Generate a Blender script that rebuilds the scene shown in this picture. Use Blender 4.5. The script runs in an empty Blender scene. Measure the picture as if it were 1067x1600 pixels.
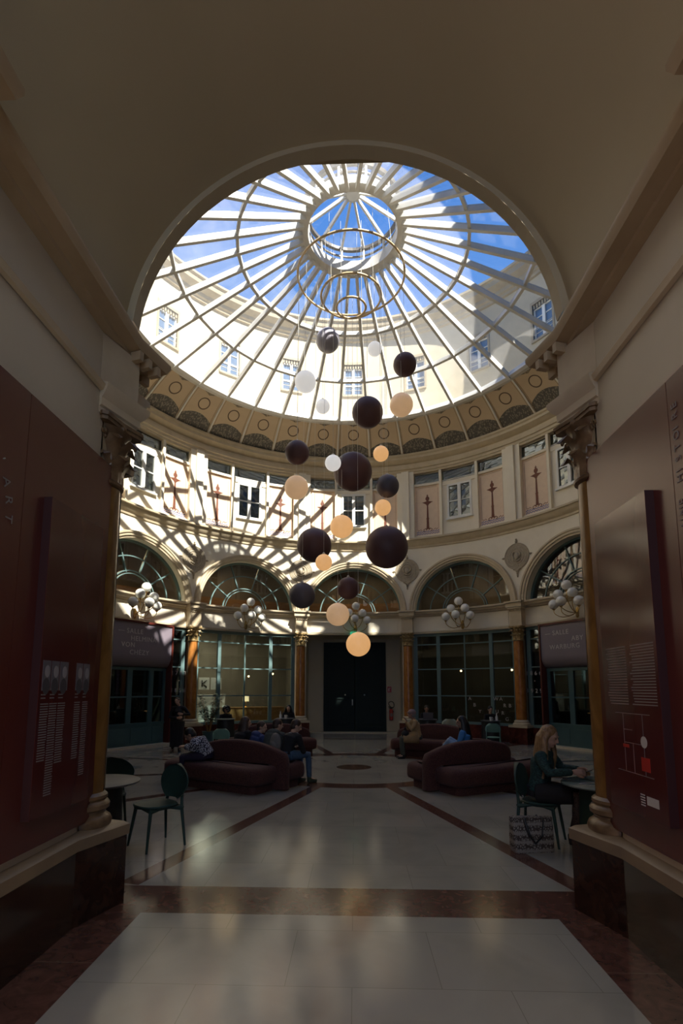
import bpy, bmesh, math, random
from math import sin, cos, pi, radians, sqrt, atan2
from mathutils import Vector, Matrix, noise
random.seed(4)
S = bpy.context.scene
C = S.collection
# ------------------------------------------------------------ camera
cam = bpy.data.cameras.new('camera')
cam.sensor_fit = 'VERTICAL'; cam.sensor_height = 24.0
cam.lens = 802.0 / 1600.0 * 24.0
cam.shift_y = 174.0 / 1600.0
cam.shift_x = 6.5 / 1600.0
cam.clip_start = 0.05; cam.clip_end = 500
camo = bpy.data.objects.new('camera', cam); C.objects.link(camo)
camo.location = (0.02, -10.95, 1.62)
camo.rotation_euler = (Matrix.Rotation(0.0338, 3, 'Z') @ Matrix.Rotation(pi/2 + 0.126, 3, 'X') @ Matrix.Rotation(0.0013, 3, 'Z')).to_euler()
S.camera = camo
S.view_settings.view_transform = 'Standard'
S.view_settings.look = 'None'
S.view_settings.exposure = 1.6
S.view_settings.gamma = 1.0
S.view_settings.use_curve_mapping = False
cy = S.cycles
cy.max_bounces = 12; cy.diffuse_bounces = 9; cy.glossy_bounces = 4
cy.transparent_max_bounces = 24; cy.transmission_bounces = 4
cy.caustics_reflective = False; cy.caustics_refractive = False
cy.sample_clamp_indirect = 4.0
cy.use_denoising = True
# ------------------------------------------------------------ sun and sky
SUN_AZ, SUN_EL = radians(-37.0), radians(48.0)
sl = bpy.data.lights.new('sun', 'SUN'); sl.energy = 4.9; sl.angle = radians(0.55); sl.color = (1.0, 0.93, 0.82)
so = bpy.data.objects.new('sun', sl); C.objects.link(so)
so.rotation_euler = Vector((sin(SUN_AZ)*cos(SUN_EL), cos(SUN_AZ)*cos(SUN_EL), -sin(SUN_EL))).to_track_quat('-Z', 'Y').to_euler()
so.location = (6, -8, 20)
# daylight through the glazed roof of the gallery behind the camera
gl = bpy.data.lights.new('gallery_skylight', 'AREA'); gl.shape = 'RECTANGLE'; gl.size = 3.2; gl.size_y = 3.6; gl.energy = 42; gl.color = (1.0, 0.97, 0.90)
go = bpy.data.objects.new('gallery_skylight', gl); C.objects.link(go); go.location = (-0.05, -14.2, 5.9); go.rotation_euler = (0, 0, 0)
W = bpy.data.worlds.new('sky'); S.world = W; W.use_nodes = True
wt = W.node_tree; wn = wt.nodes; wl = wt.links; wn.clear()
wo = wn.new('ShaderNodeOutputWorld'); bg = wn.new('ShaderNodeBackground'); wl.new(bg.outputs[0], wo.inputs[0])
tc = wn.new('ShaderNodeTexCoord'); sp = wn.new('ShaderNodeSeparateXYZ'); wl.new(tc.outputs['Generated'], sp.inputs[0])
rp = wn.new('ShaderNodeValToRGB'); wl.new(sp.outputs[2], rp.inputs[0])
rp.color_ramp.elements[0].position = 0.0; rp.color_ramp.elements[0].color = (0.135, 0.25, 0.45, 1)
rp.color_ramp.elements[1].position = 0.85; rp.color_ramp.elements[1].color = (0.020, 0.080, 0.25, 1)
nz = wn.new('ShaderNodeTexNoise'); nz.inputs['Scale'].default_value = 5.0; nz.inputs['Detail'].default_value = 7; nz.inputs['Roughness'].default_value = 0.65
mp = wn.new('ShaderNodeMapping'); mp.inputs['Scale'].default_value = (1.0, 0.5, 1.6); wl.new(tc.outputs['Generated'], mp.inputs[0]); wl.new(mp.outputs[0], nz.inputs['Vector'])
cr = wn.new('ShaderNodeValToRGB'); wl.new(nz.outputs['Fac'], cr.inputs[0])
cr.color_ramp.elements[0].position = 0.52; cr.color_ramp.elements[0].color = (0, 0, 0, 1)
cr.color_ramp.elements[1].position = 0.80; cr.color_ramp.elements[1].color = (0.6, 0.6, 0.6, 1)
mx = wn.new('ShaderNodeMixRGB'); wl.new(cr.outputs[0], mx.inputs[0]); wl.new(rp.outputs[0], mx.inputs[1]); mx.inputs[2].default_value = (0.34, 0.38, 0.43, 1)
wl.new(mx.outputs[0], bg.inputs[0]); bg.inputs[1].default_value = 0.95

# ------------------------------------------------------------ materials
MATS = {}
def newmat(name):
    m = bpy.data.materials.new(name); m.use_nodes = True
    nt = m.node_tree; nt.nodes.clear()
    o = nt.nodes.new('ShaderNodeOutputMaterial')
    MATS[name] = m
    return m, nt, o
def mat(name, col, rough=0.6, metal=0.0, col2=None, scale=6.0, detail=4.0, bump=0.0, spec=0.5, lo=0.35, hi=0.65, emit=None, estr=0.0, sheen=0.0, distort=0.0, stretch=None, coat=0.0):
    if name in MATS: return MATS[name]
    m, nt, o = newmat(name); N = nt.nodes; L = nt.links
    b = N.new('ShaderNodeBsdfPrincipled'); L.new(b.outputs[0], o.inputs[0])
    b.inputs['Base Color'].default_value = (*col, 1); b.inputs['Roughness'].default_value = rough
    b.inputs['Metallic'].default_value = metal; b.inputs['Specular IOR Level'].default_value = spec
    b.inputs['Coat Weight'].default_value = coat; b.inputs['Sheen Weight'].default_value = sheen
    tx = N.new('ShaderNodeTexCoord'); mpn = N.new('ShaderNodeMapping'); L.new(tx.outputs['Object'], mpn.inputs[0])
    if stretch: mpn.inputs['Scale'].default_value = stretch
    nse = N.new('ShaderNodeTexNoise'); L.new(mpn.outputs[0], nse.inputs['Vector'])
    nse.inputs['Scale'].default_value = scale; nse.inputs['Detail'].default_value = detail; nse.inputs['Distortion'].default_value = distort
    r = N.new('ShaderNodeValToRGB'); L.new(nse.outputs['Fac'], r.inputs[0])
    r.color_ramp.elements[0].position = lo; r.color_ramp.elements[1].position = hi
    c2 = col2 if col2 else tuple(c*0.88 for c in col)
    r.color_ramp.elements[0].color = (*c2, 1); r.color_ramp.elements[1].color = (*col, 1)
    L.new(r.outputs[0], b.inputs['Base Color'])
    if bump:
        bp = N.new('ShaderNodeBump'); bp.inputs['Strength'].default_value = bump; bp.inputs['Distance'].default_value = 0.01
        L.new(nse.outputs['Fac'], bp.inputs['Height']); L.new(bp.outputs[0], b.inputs['Normal'])
    if emit:
        b.inputs['Emission Color'].default_value = (*emit, 1); b.inputs['Emission Strength'].default_value = estr
    return m
def glass(name, tint=(0.93, 0.96, 0.95), refl=0.06, gr=0.02, dust_fill=0.0, dcol=(0.8, 0.8, 0.78)):
    m, nt, o = newmat(name); N = nt.nodes; L = nt.links
    t = N.new('ShaderNodeBsdfTransparent'); t.inputs[0].default_value = (*tint, 1)
    g = N.new('ShaderNodeBsdfGlossy'); g.inputs['Roughness'].default_value = gr; g.inputs['Color'].default_value = (0.95, 0.97, 1, 1)
    lw = N.new('ShaderNodeLayerWeight'); lw.inputs['Blend'].default_value = 0.5
    pw = N.new('ShaderNodeMath'); pw.operation = 'POWER'; L.new(lw.outputs['Facing'], pw.inputs[0]); pw.inputs[1].default_value = 3.5
    ma = N.new('ShaderNodeMath'); ma.operation = 'MULTIPLY_ADD'; L.new(pw.outputs[0], ma.inputs[0]); ma.inputs[1].default_value = 0.7; ma.inputs[2].default_value = refl
    mi = N.new('ShaderNodeMixShader'); L.new(ma.outputs[0], mi.inputs[0]); L.new(t.outputs[0], mi.inputs[1]); L.new(g.outputs[0], mi.inputs[2])
    if dust_fill:
        d = N.new('ShaderNodeBsdfTranslucent'); d.inputs[0].default_value = (*dcol, 1)
        nse = N.new('ShaderNodeTexNoise'); nse.inputs['Scale'].default_value = 3.0; nse.inputs['Detail'].default_value = 6
        mu = N.new('ShaderNodeMath'); mu.operation = 'MULTIPLY'; L.new(nse.outputs['Fac'], mu.inputs[0]); mu.inputs[1].default_value = dust_fill*2
        m2 = N.new('ShaderNodeMixShader'); L.new(mu.outputs[0], m2.inputs[0]); L.new(mi.outputs[0], m2.inputs[1]); L.new(d.outputs[0], m2.inputs[2])
        mi = m2
    L.new(mi.outputs[0], o.inputs[0])
    return m
mat('cream', (0.86, 0.79, 0.64), 0.55, col2=(0.82, 0.75, 0.60), scale=2.5)
mat('cream_trim', (0.60, 0.50, 0.345), 0.45, col2=(0.53, 0.44, 0.295), scale=4)
mat('panel_pink', (0.82, 0.64, 0.47), 0.6, col2=(0.78, 0.60, 0.44), scale=8)
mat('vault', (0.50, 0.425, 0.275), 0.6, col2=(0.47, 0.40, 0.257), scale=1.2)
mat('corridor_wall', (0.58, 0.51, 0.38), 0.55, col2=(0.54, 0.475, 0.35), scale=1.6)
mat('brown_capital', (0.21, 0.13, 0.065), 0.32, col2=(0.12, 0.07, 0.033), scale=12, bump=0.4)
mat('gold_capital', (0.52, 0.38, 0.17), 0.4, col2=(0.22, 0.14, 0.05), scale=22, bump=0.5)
mat('cornice_dark', (0.44, 0.33, 0.20), 0.45, col2=(0.38, 0.28, 0.165), scale=3)
mat('ledge_brown', (0.25, 0.175, 0.10), 0.4, col2=(0.21, 0.145, 0.085), scale=4)
mat('shaded_marble', (0.25, 0.13, 0.035), 0.22, col2=(0.14, 0.065, 0.018), scale=5, detail=8, distort=1.6, stretch=(1, 1, 0.45), lo=0.3, hi=0.62)  # orange marble darkened to stand for the shade at the passage mouth
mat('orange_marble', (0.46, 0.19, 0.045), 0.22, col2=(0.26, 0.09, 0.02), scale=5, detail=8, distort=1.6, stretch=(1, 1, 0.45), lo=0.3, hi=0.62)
mat('red_marble', (0.135, 0.035, 0.022), 0.14, col2=(0.075, 0.018, 0.012), scale=7, detail=9, distort=1.2)
mat('dark_marble', (0.048, 0.022, 0.013), 0.16, col2=(0.022, 0.009, 0.006), scale=9, detail=9, distort=1.0)
mat('red_panel', (0.115, 0.026, 0.019), 0.24, col2=(0.108, 0.024, 0.018), scale=1.0, spec=0.55)
mat('red_board', (0.092, 0.021, 0.017), 0.14, col2=(0.087, 0.019, 0.016), scale=1.0, spec=0.6)
mat('board_edge', (0.035, 0.005, 0.004), 0.5)
mat('teal', (0.135, 0.215, 0.21), 0.38, col2=(0.12, 0.195, 0.19), scale=5)
mat('teal_sunlit', (0.20, 0.40, 0.36), 0.4, col2=(0.17, 0.35, 0.32), scale=5)  # the teal paint lightened as if sunlit; not applied anywhere
mat('teal_door', (0.055, 0.115, 0.125), 0.4, col2=(0.045, 0.10, 0.11), scale=3)
mat('dark_door', (0.014, 0.024, 0.022), 0.5, spec=0.2, col2=(0.012, 0.020, 0.018), scale=2)
mat('white_paint', (0.82, 0.82, 0.78), 0.4, col2=(0.78, 0.78, 0.74), scale=4)
mat('grey_steel', (0.60, 0.58, 0.52), 0.42, col2=(0.54, 0.52, 0.47), scale=6)
mat('rib_paint', (0.78, 0.77, 0.73), 0.5, col2=(0.70, 0.69, 0.65), scale=3)
mat('facade', (0.50, 0.44, 0.32), 0.75, col2=(0.46, 0.405, 0.29), scale=1.8)
mat('facade_trim', (0.38, 0.32, 0.215), 0.7, col2=(0.33, 0.275, 0.185), scale=4)
mat('room_dark', (0.20, 0.17, 0.13), 0.8, col2=(0.16, 0.13, 0.10), scale=1.5)
mat('room_ceiling', (0.30, 0.28, 0.24), 0.8)
mat('brass', (0.62, 0.42, 0.16), 0.28, metal=1.0, col2=(0.50, 0.33, 0.12), scale=10)
mat('pendant_brass', (0.80, 0.60, 0.34), 0.38, metal=0.0, col2=(0.72, 0.53, 0.29), scale=8)
mat('opal', (0.90, 0.89, 0.82), 0.18, col2=(0.88, 0.87, 0.80), scale=3, spec=0.5)
mat('plum', (0.125, 0.062, 0.064), 0.5, col2=(0.115, 0.057, 0.059), scale=3)
mat('slate_sunlit', (0.40, 0.38, 0.44), 0.35, col2=(0.37, 0.35, 0.41), scale=3)  # slate globe colour lightened to stand in for sun on it
mat('slate', (0.14, 0.125, 0.14), 0.45, col2=(0.13, 0.115, 0.13), scale=3)
mat('pearl', (0.80, 0.79, 0.78), 0.4, col2=(0.78, 0.77, 0.76), scale=3, emit=(1.0, 0.97, 0.93), estr=0.17)  # weak glow added so the white globes read white out of the sun
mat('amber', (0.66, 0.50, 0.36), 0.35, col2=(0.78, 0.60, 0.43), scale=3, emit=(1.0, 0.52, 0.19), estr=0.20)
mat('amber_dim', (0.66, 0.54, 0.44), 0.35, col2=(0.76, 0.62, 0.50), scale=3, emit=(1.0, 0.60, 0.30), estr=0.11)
mat('wire', (0.75, 0.74, 0.68), 0.4)
mat('sofa', (0.092, 0.029, 0.022), 0.85, col2=(0.045, 0.012, 0.010), scale=90, detail=2, bump=0.35, sheen=0.06, lo=0.42, hi=0.58)
mat('sofa_dark', (0.040, 0.010, 0.011), 0.8)
mat('green_wood', (0.026, 0.055, 0.045), 0.55, spec=0.3, col2=(0.022, 0.048, 0.039), scale=6)
mat('mint_metal', (0.14, 0.30, 0.26), 0.4)
mat('sage', (0.42, 0.47, 0.36), 0.5)
mat('table_top', (0.085, 0.085, 0.088), 0.5, col2=(0.075, 0.075, 0.078), scale=8)
mat('table_base', (0.018, 0.020, 0.022), 0.4)
mat('green_glass_top', (0.15, 0.20, 0.18), 0.15)
mat('letter', (0.58, 0.55, 0.52), 0.6)
mat('letter_sign', (0.60, 0.56, 0.56), 0.6)
mat('letter_dim', (0.25, 0.20, 0.19), 0.6)
mat('print_grey', (0.34, 0.32, 0.32), 0.6)
mat('cloth_dark_print', (0.06, 0.055, 0.06), 0.7)
mat('medallion', (0.44, 0.375, 0.27), 0.5, col2=(0.37, 0.31, 0.22), scale=12)
mat('lantern_dark', (0.16, 0.15, 0.14), 0.5)
mat('sign_grey', (0.235, 0.20, 0.235), 0.5, col2=(0.225, 0.19, 0.225), scale=2)
mat('black', (0.012, 0.012, 0.013), 0.5)
mat('white', (0.75, 0.74, 0.72), 0.6)
mat('exit_green', (0.02, 0.22, 0.12), 0.4, emit=(0.05, 0.6, 0.3), estr=0.20)
mat('red_paint', (0.45, 0.03, 0.02), 0.3)
mat('leaf', (0.045, 0.085, 0.035), 0.55, col2=(0.03, 0.055, 0.022), scale=9)
mat('lampglow', (0.9, 0.7, 0.45), 0.5, emit=(1.0, 0.62, 0.28), estr=5.0)
mat('shade', (0.85, 0.70, 0.48), 0.6, emit=(1.0, 0.66, 0.33), estr=0.45)
mat('bright_patch_white', (0.80, 0.80, 0.78), 0.6)
mat('wood_warm', (0.33, 0.17, 0.06), 0.5, col2=(0.25, 0.12, 0.04), scale=5, stretch=(1, 1, 6))
mat('painted_brown', (0.19, 0.06, 0.03), 0.6)
mat('painted_blue', (0.20, 0.22, 0.42), 0.6)
mat('painted_line', (0.40, 0.27, 0.17), 0.6)
mat('bronze_ring', (0.10, 0.055, 0.03), 0.6)
mat('curtain', (0.33, 0.31, 0.27), 0.85, col2=(0.24, 0.22, 0.19), scale=18, stretch=(3, 3, 0.1))
glass('dome_glass', (0.93, 0.96, 0.98), refl=0.03, gr=0.03, dust_fill=0.09)  # dust thickened so sunlit panes scatter extra light onto the upper walls
glass('lantern_glass', (0.95, 0.97, 0.99), refl=0.02, gr=0.02)
glass('window_glass', (0.50, 0.56, 0.53), refl=0.11, gr=0.01)
glass('shop_glass', (0.62, 0.68, 0.66), refl=0.07, gr=0.01)
glass('fan_glass', (0.62, 0.66, 0.63), refl=0.09, gr=0.01)
mat('sky_glass', (0.10, 0.16, 0.26), 0.05, spec=1.0)

# mosaic band at the foot of the painted cove, and the cove itself
def cove_mat():
    m, nt, o = newmat('cove'); N = nt.nodes; L = nt.links
    b = N.new('ShaderNodeBsdfPrincipled'); b.inputs['Roughness'].default_value = 0.6; L.new(b.outputs[0], o.inputs[0])
    uv = N.new('ShaderNodeUVMap'); sp = N.new('ShaderNodeSeparateXYZ'); L.new(uv.outputs[0], sp.inputs[0])
    def M(op, a, b_=0.0, c=None):
        n = N.new('ShaderNodeMath'); n.operation = op
        for i, v in enumerate((a, b_) if c is None else (a, b_, c)):
            if isinstance(v, (int, float)): n.inputs[i].default_value = v
            else: L.new(v, n.inputs[i])
        return n.outputs[0]
    u = M('FRACT', sp.outputs[0]); v = sp.outputs[1]
    du = M('ABSOLUTE', M('SUBTRACT', u, 0.5))
    # arched lower band (scalloped), greek key at the top
    low = M('LESS_THAN', v, M('SUBTRACT', 0.34, M('MULTIPLY', M('MULTIPLY', du, du), 0.62)))
    top = M('MULTIPLY', M('GREATER_THAN', v, M('SUBTRACT', 0.88, M('MULTIPLY', M('MULTIPLY', M('SUBTRACT', 0.5, du), M('SUBTRACT', 0.5, du)), 0.35))), M('LESS_THAN', du, 0.36))
    lowm = M('MULTIPLY', M('MULTIPLY', low, M('GREATER_THAN', v, 0.02)), M('LESS_THAN', du, 0.46))  # mosaic carried to the foot, where its dark also stands for shadow
    ck = N.new('ShaderNodeTexVoronoi'); ck.feature = 'F1'
    cm = N.new('ShaderNodeCombineXYZ'); L.new(M('MULTIPLY', sp.outputs[0], 26), cm.inputs[0]); L.new(M('MULTIPLY', v, 20), cm.inputs[1])
    L.new(cm.outputs[0], ck.inputs['Vector']); ck.inputs['Scale'].default_value = 1.0
    dots = M('GREATER_THAN', ck.outputs['Distance'], 0.42)
    rr = M('SQRT', M('ADD', M('POWER', M('MULTIPLY', M('SUBTRACT', u, 0.5), 1.0), 2.0), M('POWER', M('MULTIPLY', M('SUBTRACT', v, 0.57), 1.25), 2.0)))
    ring = M('LESS_THAN', M('ABSOLUTE', M('SUBTRACT', rr, 0.165)), 0.017)
    edge = M('LESS_THAN', M('ABSOLUTE', M('SUBTRACT', du, 0.435)), 0.010)
    def mixc(f, c1, c2):
        n = N.new('ShaderNodeMixRGB')
        L.new(f, n.inputs[0])
        for i, c in ((1, c1), (2, c2)):
            if isinstance(c, tuple): n.inputs[i].default_value = (*c, 1)
            else: L.new(c, n.inputs[i])
        return n.outputs[0]
    nse = N.new('ShaderNodeTexNoise'); nse.inputs['Scale'].default_value = 6
    base = mixc(nse.outputs['Fac'], (0.58, 0.45, 0.30), (0.66, 0.52, 0.35))
    pat = mixc(dots, (0.26, 0.235, 0.19), (0.115, 0.105, 0.09))
    c = mixc(lowm, base, pat)
    c = mixc(top, c, mixc(dots, (0.40, 0.32, 0.22), (0.19, 0.16, 0.12)))
    c = mixc(M('MAXIMUM', ring, M('MULTIPLY', edge, 0.5)), c, (0.13, 0.085, 0.05))
    L.new(c, b.inputs['Base Color'])
    return m
cove_mat()

COLAZ = [15.5, 46.5, 77.5, 106.3, 135.1, 163.9, -15.5, -46.5, -77.5, -106.3, -135.1, -163.9]
def floor_mat():
    m, nt, o = newmat('floor'); N = nt.nodes; L = nt.links
    b = N.new('ShaderNodeBsdfPrincipled'); L.new(b.outputs[0], o.inputs[0])
    g = N.new('ShaderNodeNewGeometry'); sp = N.new('ShaderNodeSeparateXYZ'); L.new(g.outputs['Position'], sp.inputs[0])
    def M(op, a, b_=0.0, c=None):
        n = N.new('ShaderNodeMath'); n.operation = op
        for i, v in enumerate((a, b_) if c is None else (a, b_, c)):
            if isinstance(v, (int, float)): n.inputs[i].default_value = v
            else: L.new(v, n.inputs[i])
        return n.outputs[0]
    x, y = sp.outputs[0], sp.outputs[1]
    R = M('SQRT', M('ADD', M('MULTIPLY', x, x), M('MULTIPLY', y, y)))
    band = lambda v, a, b_: M('MULTIPLY', M('GREATER_THAN', v, a), M('LESS_THAN', v, b_))
    red = band(R, 1.90, 2.28)
    for a in COLAZ:
        ar = radians(a)
        across = M('ABSOLUTE', M('SUBTRACT', M('MULTIPLY', x, cos(ar)), M('MULTIPLY', y, sin(ar))))
        along = M('ADD', M('MULTIPLY', x, sin(ar)), M('MULTIPLY', y, cos(ar)))
        red = M('MAXIMUM', red, M('MULTIPLY', M('LESS_THAN', across, 0.095), band(along, 2.1, 6.75)))
    xa = M('ABSOLUTE', M('ADD', x, 0.04))
    red = M('MAXIMUM', red, M('MULTIPLY', band(y, -7.03, -6.52), M('LESS_THAN', xa, 2.0)))
    red = M('MAXIMUM', red, M('MULTIPLY', M('GREATER_THAN', xa, 1.50), M('LESS_THAN', y, -6.70)))
    red = M('MAXIMUM', red, M('MULTIPLY', band(y, 5.85, 6.08), M('LESS_THAN', xa, 1.8)))
    med = M('LESS_THAN', R, 0.36)
    # marble clouding
    n1 = N.new('ShaderNodeTexNoise'); n1.inputs['Scale'].default_value = 1.7; n1.inputs['Detail'].default_value = 8; n1.inputs['Distortion'].default_value = 0.5
    L.new(g.outputs['Position'], n1.inputs['Vector'])
    n2 = N.new('ShaderNodeTexNoise'); n2.inputs['Scale'].default_value = 9; n2.inputs['Detail'].default_value = 9; n2.inputs['Distortion'].default_value = 1.5
    L.new(g.outputs['Position'], n2.inputs['Vector'])
    def ramp(f, stops):
        r = N.new('ShaderNodeValToRGB'); L.new(f, r.inputs[0])
        r.color_ramp.elements[0].position = stops[0][0]; r.color_ramp.elements[0].color = (*stops[0][1], 1)
        r.color_ramp.elements[1].position = stops[-1][0]; r.color_ramp.elements[1].color = (*stops[-1][1], 1)
        for p, c in stops[1:-1]:
            e = r.color_ramp.elements.new(p); e.color = (*c, 1)
        return r.outputs[0]
    pale = ramp(n1.outputs['Fac'], [(0.3, (0.30, 0.282, 0.235)), (0.55, (0.355, 0.333, 0.277)), (0.75, (0.325, 0.31, 0.273))])
    redc = ramp(n2.outputs['Fac'], [(0.3, (0.072, 0.032, 0.023)), (0.55, (0.12, 0.053, 0.038)), (0.70, (0.145, 0.068, 0.048)), (0.76, (0.28, 0.17, 0.13))])
    def mixc(f, c1, c2):
        n = N.new('ShaderNodeMixRGB'); L.new(f, n.inputs[0])
        for i, c in ((1, c1), (2, c2)):
            if isinstance(c, tuple): n.inputs[i].default_value = (*c, 1)
            else: L.new(c, n.inputs[i])
        return n.outputs[0]
    # slabs and joints
    br = N.new('ShaderNodeTexBrick'); L.new(g.outputs['Position'], br.inputs['Vector'])
    br.inputs['Scale'].default_value = 1.0; br.inputs['Brick Width'].default_value = 0.86; br.inputs['Row Height'].default_value = 0.66
    br.inputs['Mortar Size'].default_value = 0.0022; br.inputs['Mortar Smooth'].default_value = 0.3; br.offset = 0.43
    br.inputs['Color1'].default_value = (1, 1, 1, 1); br.inputs['Color2'].default_value = (0.90, 0.91, 0.92, 1); br.inputs['Mortar'].default_value = (0.62, 0.60, 0.56, 1)
    mu = N.new('ShaderNodeMixRGB'); mu.blend_type = 'MULTIPLY'; mu.inputs[0].default_value = 1.0
    L.new(pale, mu.inputs[1]); L.new(br.outputs['Color'], mu.inputs[2])
    c = mixc(red, mu.outputs[0], redc)
    # cross joints in the red side strips
    jy = M('LESS_THAN', M('ABSOLUTE', M('SUBTRACT', M('FRACT', M('MULTIPLY', M('ADD', y, 0.30), 1.55)), 0.5)), 0.006)
    c = mixc(M('MULTIPLY', M('MULTIPLY', jy, M('GREATER_THAN', xa, 1.5)), M('LESS_THAN', y, -7.1)), c, (0.16, 0.10, 0.07))
    c = mixc(med, c, (0.12, 0.06, 0.035))
    L.new(c, b.inputs['Base Color'])
    rr = M('MULTIPLY_ADD', n1.outputs['Fac'], 0.16, 0.08)
    L.new(rr, b.inputs['Roughness'])
    b.inputs['Specular IOR Level'].default_value = 0.62
    bp = N.new('ShaderNodeBump'); bp.inputs['Strength'].default_value = 0.06; bp.inputs['Distance'].default_value = 0.02
    L.new(n1.outputs['Fac'], bp.inputs['Height']); L.new(bp.outputs[0], b.inputs['Normal'])
    return m
floor_mat()

# ------------------------------------------------------------ mesh helpers
def obj(name, bm, m, parent=None, smooth=None, label=None, kind=None, recalc=True):
    if recalc: bmesh.ops.recalc_face_normals(bm, faces=bm.faces[:])
    me = bpy.data.meshes.new(name); bm.to_mesh(me); bm.free()
    ms = m if isinstance(m, (list, tuple)) else [m]
    for k in ms: me.materials.append(MATS[k] if isinstance(k, str) else k)
    if smooth is not None:
        me.polygons.foreach_set('use_smooth', [True]*len(me.polygons))
        if smooth is not True:
            try: me.set_sharp_from_angle(angle=radians(smooth))
            except Exception: pass
    o = bpy.data.objects.new(name, me); C.objects.link(o)
    if parent: o.parent = parent
    if label: o['label'] = label
    if kind: o['kind'] = kind
    return o
def thing(name, label, cat, loc=(0, 0, 0), rz=0.0, group=None, sc=1.0):
    o = bpy.data.objects.new(name, None); C.objects.link(o); o.empty_display_size = 0.1
    o.location = loc; o.rotation_euler = (0, 0, rz); o.scale = (sc, sc, sc)
    o['label'] = label; o['category'] = cat
    if group: o['group'] = group
    return o
def tag(o, label, cat, group=None):
    o['label'] = label; o['category'] = cat
    if group: o['group'] = group
    return o
def struct(name, bm, m, parent=None, smooth=None):
    o = obj(name, bm, m, parent, smooth)
    if not parent: o['kind'] = 'structure'
    return o
def srt(name, loc=(0, 0, 0)):
    o = bpy.data.objects.new(name, None); C.objects.link(o); o.empty_display_size = 0.1
    o.location = loc; o['kind'] = 'structure'
    return o
def dup(root, loc=None, rz=None, label=None, group=None, sc=None):
    r = root.copy(); C.objects.link(r)
    if loc is not None: r.location = loc
    if rz is not None: r.rotation_euler = (0, 0, rz)
    if sc is not None: r.scale = (sc, sc, sc)
    if label: r['label'] = label
    if group: r['group'] = group
    for ch in list(root.children):
        c = ch.copy(); C.objects.link(c); c.parent = r
        for g in list(ch.children):
            d = g.copy(); C.objects.link(d); d.parent = c
    return r
def B(): return bmesh.new()
def quad(bm, a, b, c, d, mi=0):
    try:
        f = bm.faces.new((a, b, c, d)); f.material_index = mi; return f
    except ValueError: return None
ID = lambda x, d, z: Vector((x, d, z))
def CM(az, R=7.0):
    t0 = radians(az)
    return lambda x, d, z: Vector(((R+d)*sin(t0+x/R), (R+d)*cos(t0+x/R), z))
def lbox(bm, M, x0, x1, d0, d1, z0, z1, mi=0, seg=0.25, n=None):
    n = n or (1 if M is ID else max(1, int(math.ceil((x1-x0)/seg))))
    rows = []
    for i in range(n+1):
        x = x0+(x1-x0)*i/n
        rows.append([bm.verts.new(M(x, d, z)) for d, z in ((d0, z0), (d1, z0), (d1, z1), (d0, z1))])
    for i in range(n):
        a, b = rows[i], rows[i+1]
        for k in range(4): quad(bm, a[k], a[(k+1) % 4], b[(k+1) % 4], b[k], mi)
    quad(bm, *rows[0], mi); quad(bm, *rows[-1][::-1], mi)
def box(bm, cx, cy_, cz, sx, sy, sz, rz=0.0, mi=0, mx=None):
    vs = []
    for dx, dy, dz in ((-1, -1, -1), (1, -1, -1), (1, 1, -1), (-1, 1, -1), (-1, -1, 1), (1, -1, 1), (1, 1, 1), (-1, 1, 1)):
        x, y, z = dx*sx/2, dy*sy/2, dz*sz/2
        p = Vector((x*cos(rz)-y*sin(rz)+cx, x*sin(rz)+y*cos(rz)+cy_, z+cz))
        if mx: p = mx @ p
        vs.append(bm.verts.new(p))
    for f in ((0, 3, 2, 1), (4, 5, 6, 7), (0, 1, 5, 4), (1, 2, 6, 5), (2, 3, 7, 6), (3, 0, 4, 7)):
        quad(bm, *[vs[i] for i in f], mi)
def csweep(bm, prof, a0, a1, n, closed=True, mi=0):
    """profile of (r, z) swept over azimuth a0..a1 (degrees)"""
    full = abs(abs(a1-a0)-360) < 1e-6
    rows = []
    for i in range(n if full else n+1):
        t = radians(a0+(a1-a0)*i/n)
        rows.append([bm.verts.new((r*sin(t), r*cos(t), z)) for r, z in prof])
    m = len(prof); cnt = n if full else n
    for i in range(cnt):
        a = rows[i]; b = rows[(i+1) % len(rows)]
        for k in range(m if closed else m-1): quad(bm, a[k], a[(k+1) % m], b[(k+1) % m], b[k], mi)
    if closed and not full:
        for r in (rows[0], rows[-1]):
            try: bm.faces.new(r)
            except ValueError: pass
def lathe(bm, prof, c=(0, 0, 0), n=24, mi=0, sx=1.0, sy=1.0):
    rows = []
    for r, z in prof:
        if r < 1e-5: rows.append([bm.verts.new((c[0], c[1], c[2]+z))])
        else: rows.append([bm.verts.new((c[0]+r*sx*cos(2*pi*i/n), c[1]+r*sy*sin(2*pi*i/n), c[2]+z)) for i in range(n)])
    for a, b in zip(rows, rows[1:]):
        for i in range(n):
            j = (i+1) % n
            if len(a) == 1 and len(b) == 1: continue
            try:
                if len(a) == 1: f = bm.faces.new((a[0], b[i], b[j]))
                elif len(b) == 1: f = bm.faces.new((a[i], a[j], b[0]))
                else: f = bm.faces.new((a[i], a[j], b[j], b[i]))
                f.material_index = mi
            except ValueError: pass
    for r in (rows[0], rows[-1]):
        if len(r) > 1:
            f = bm.faces.new(r); f.material_index = mi
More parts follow.
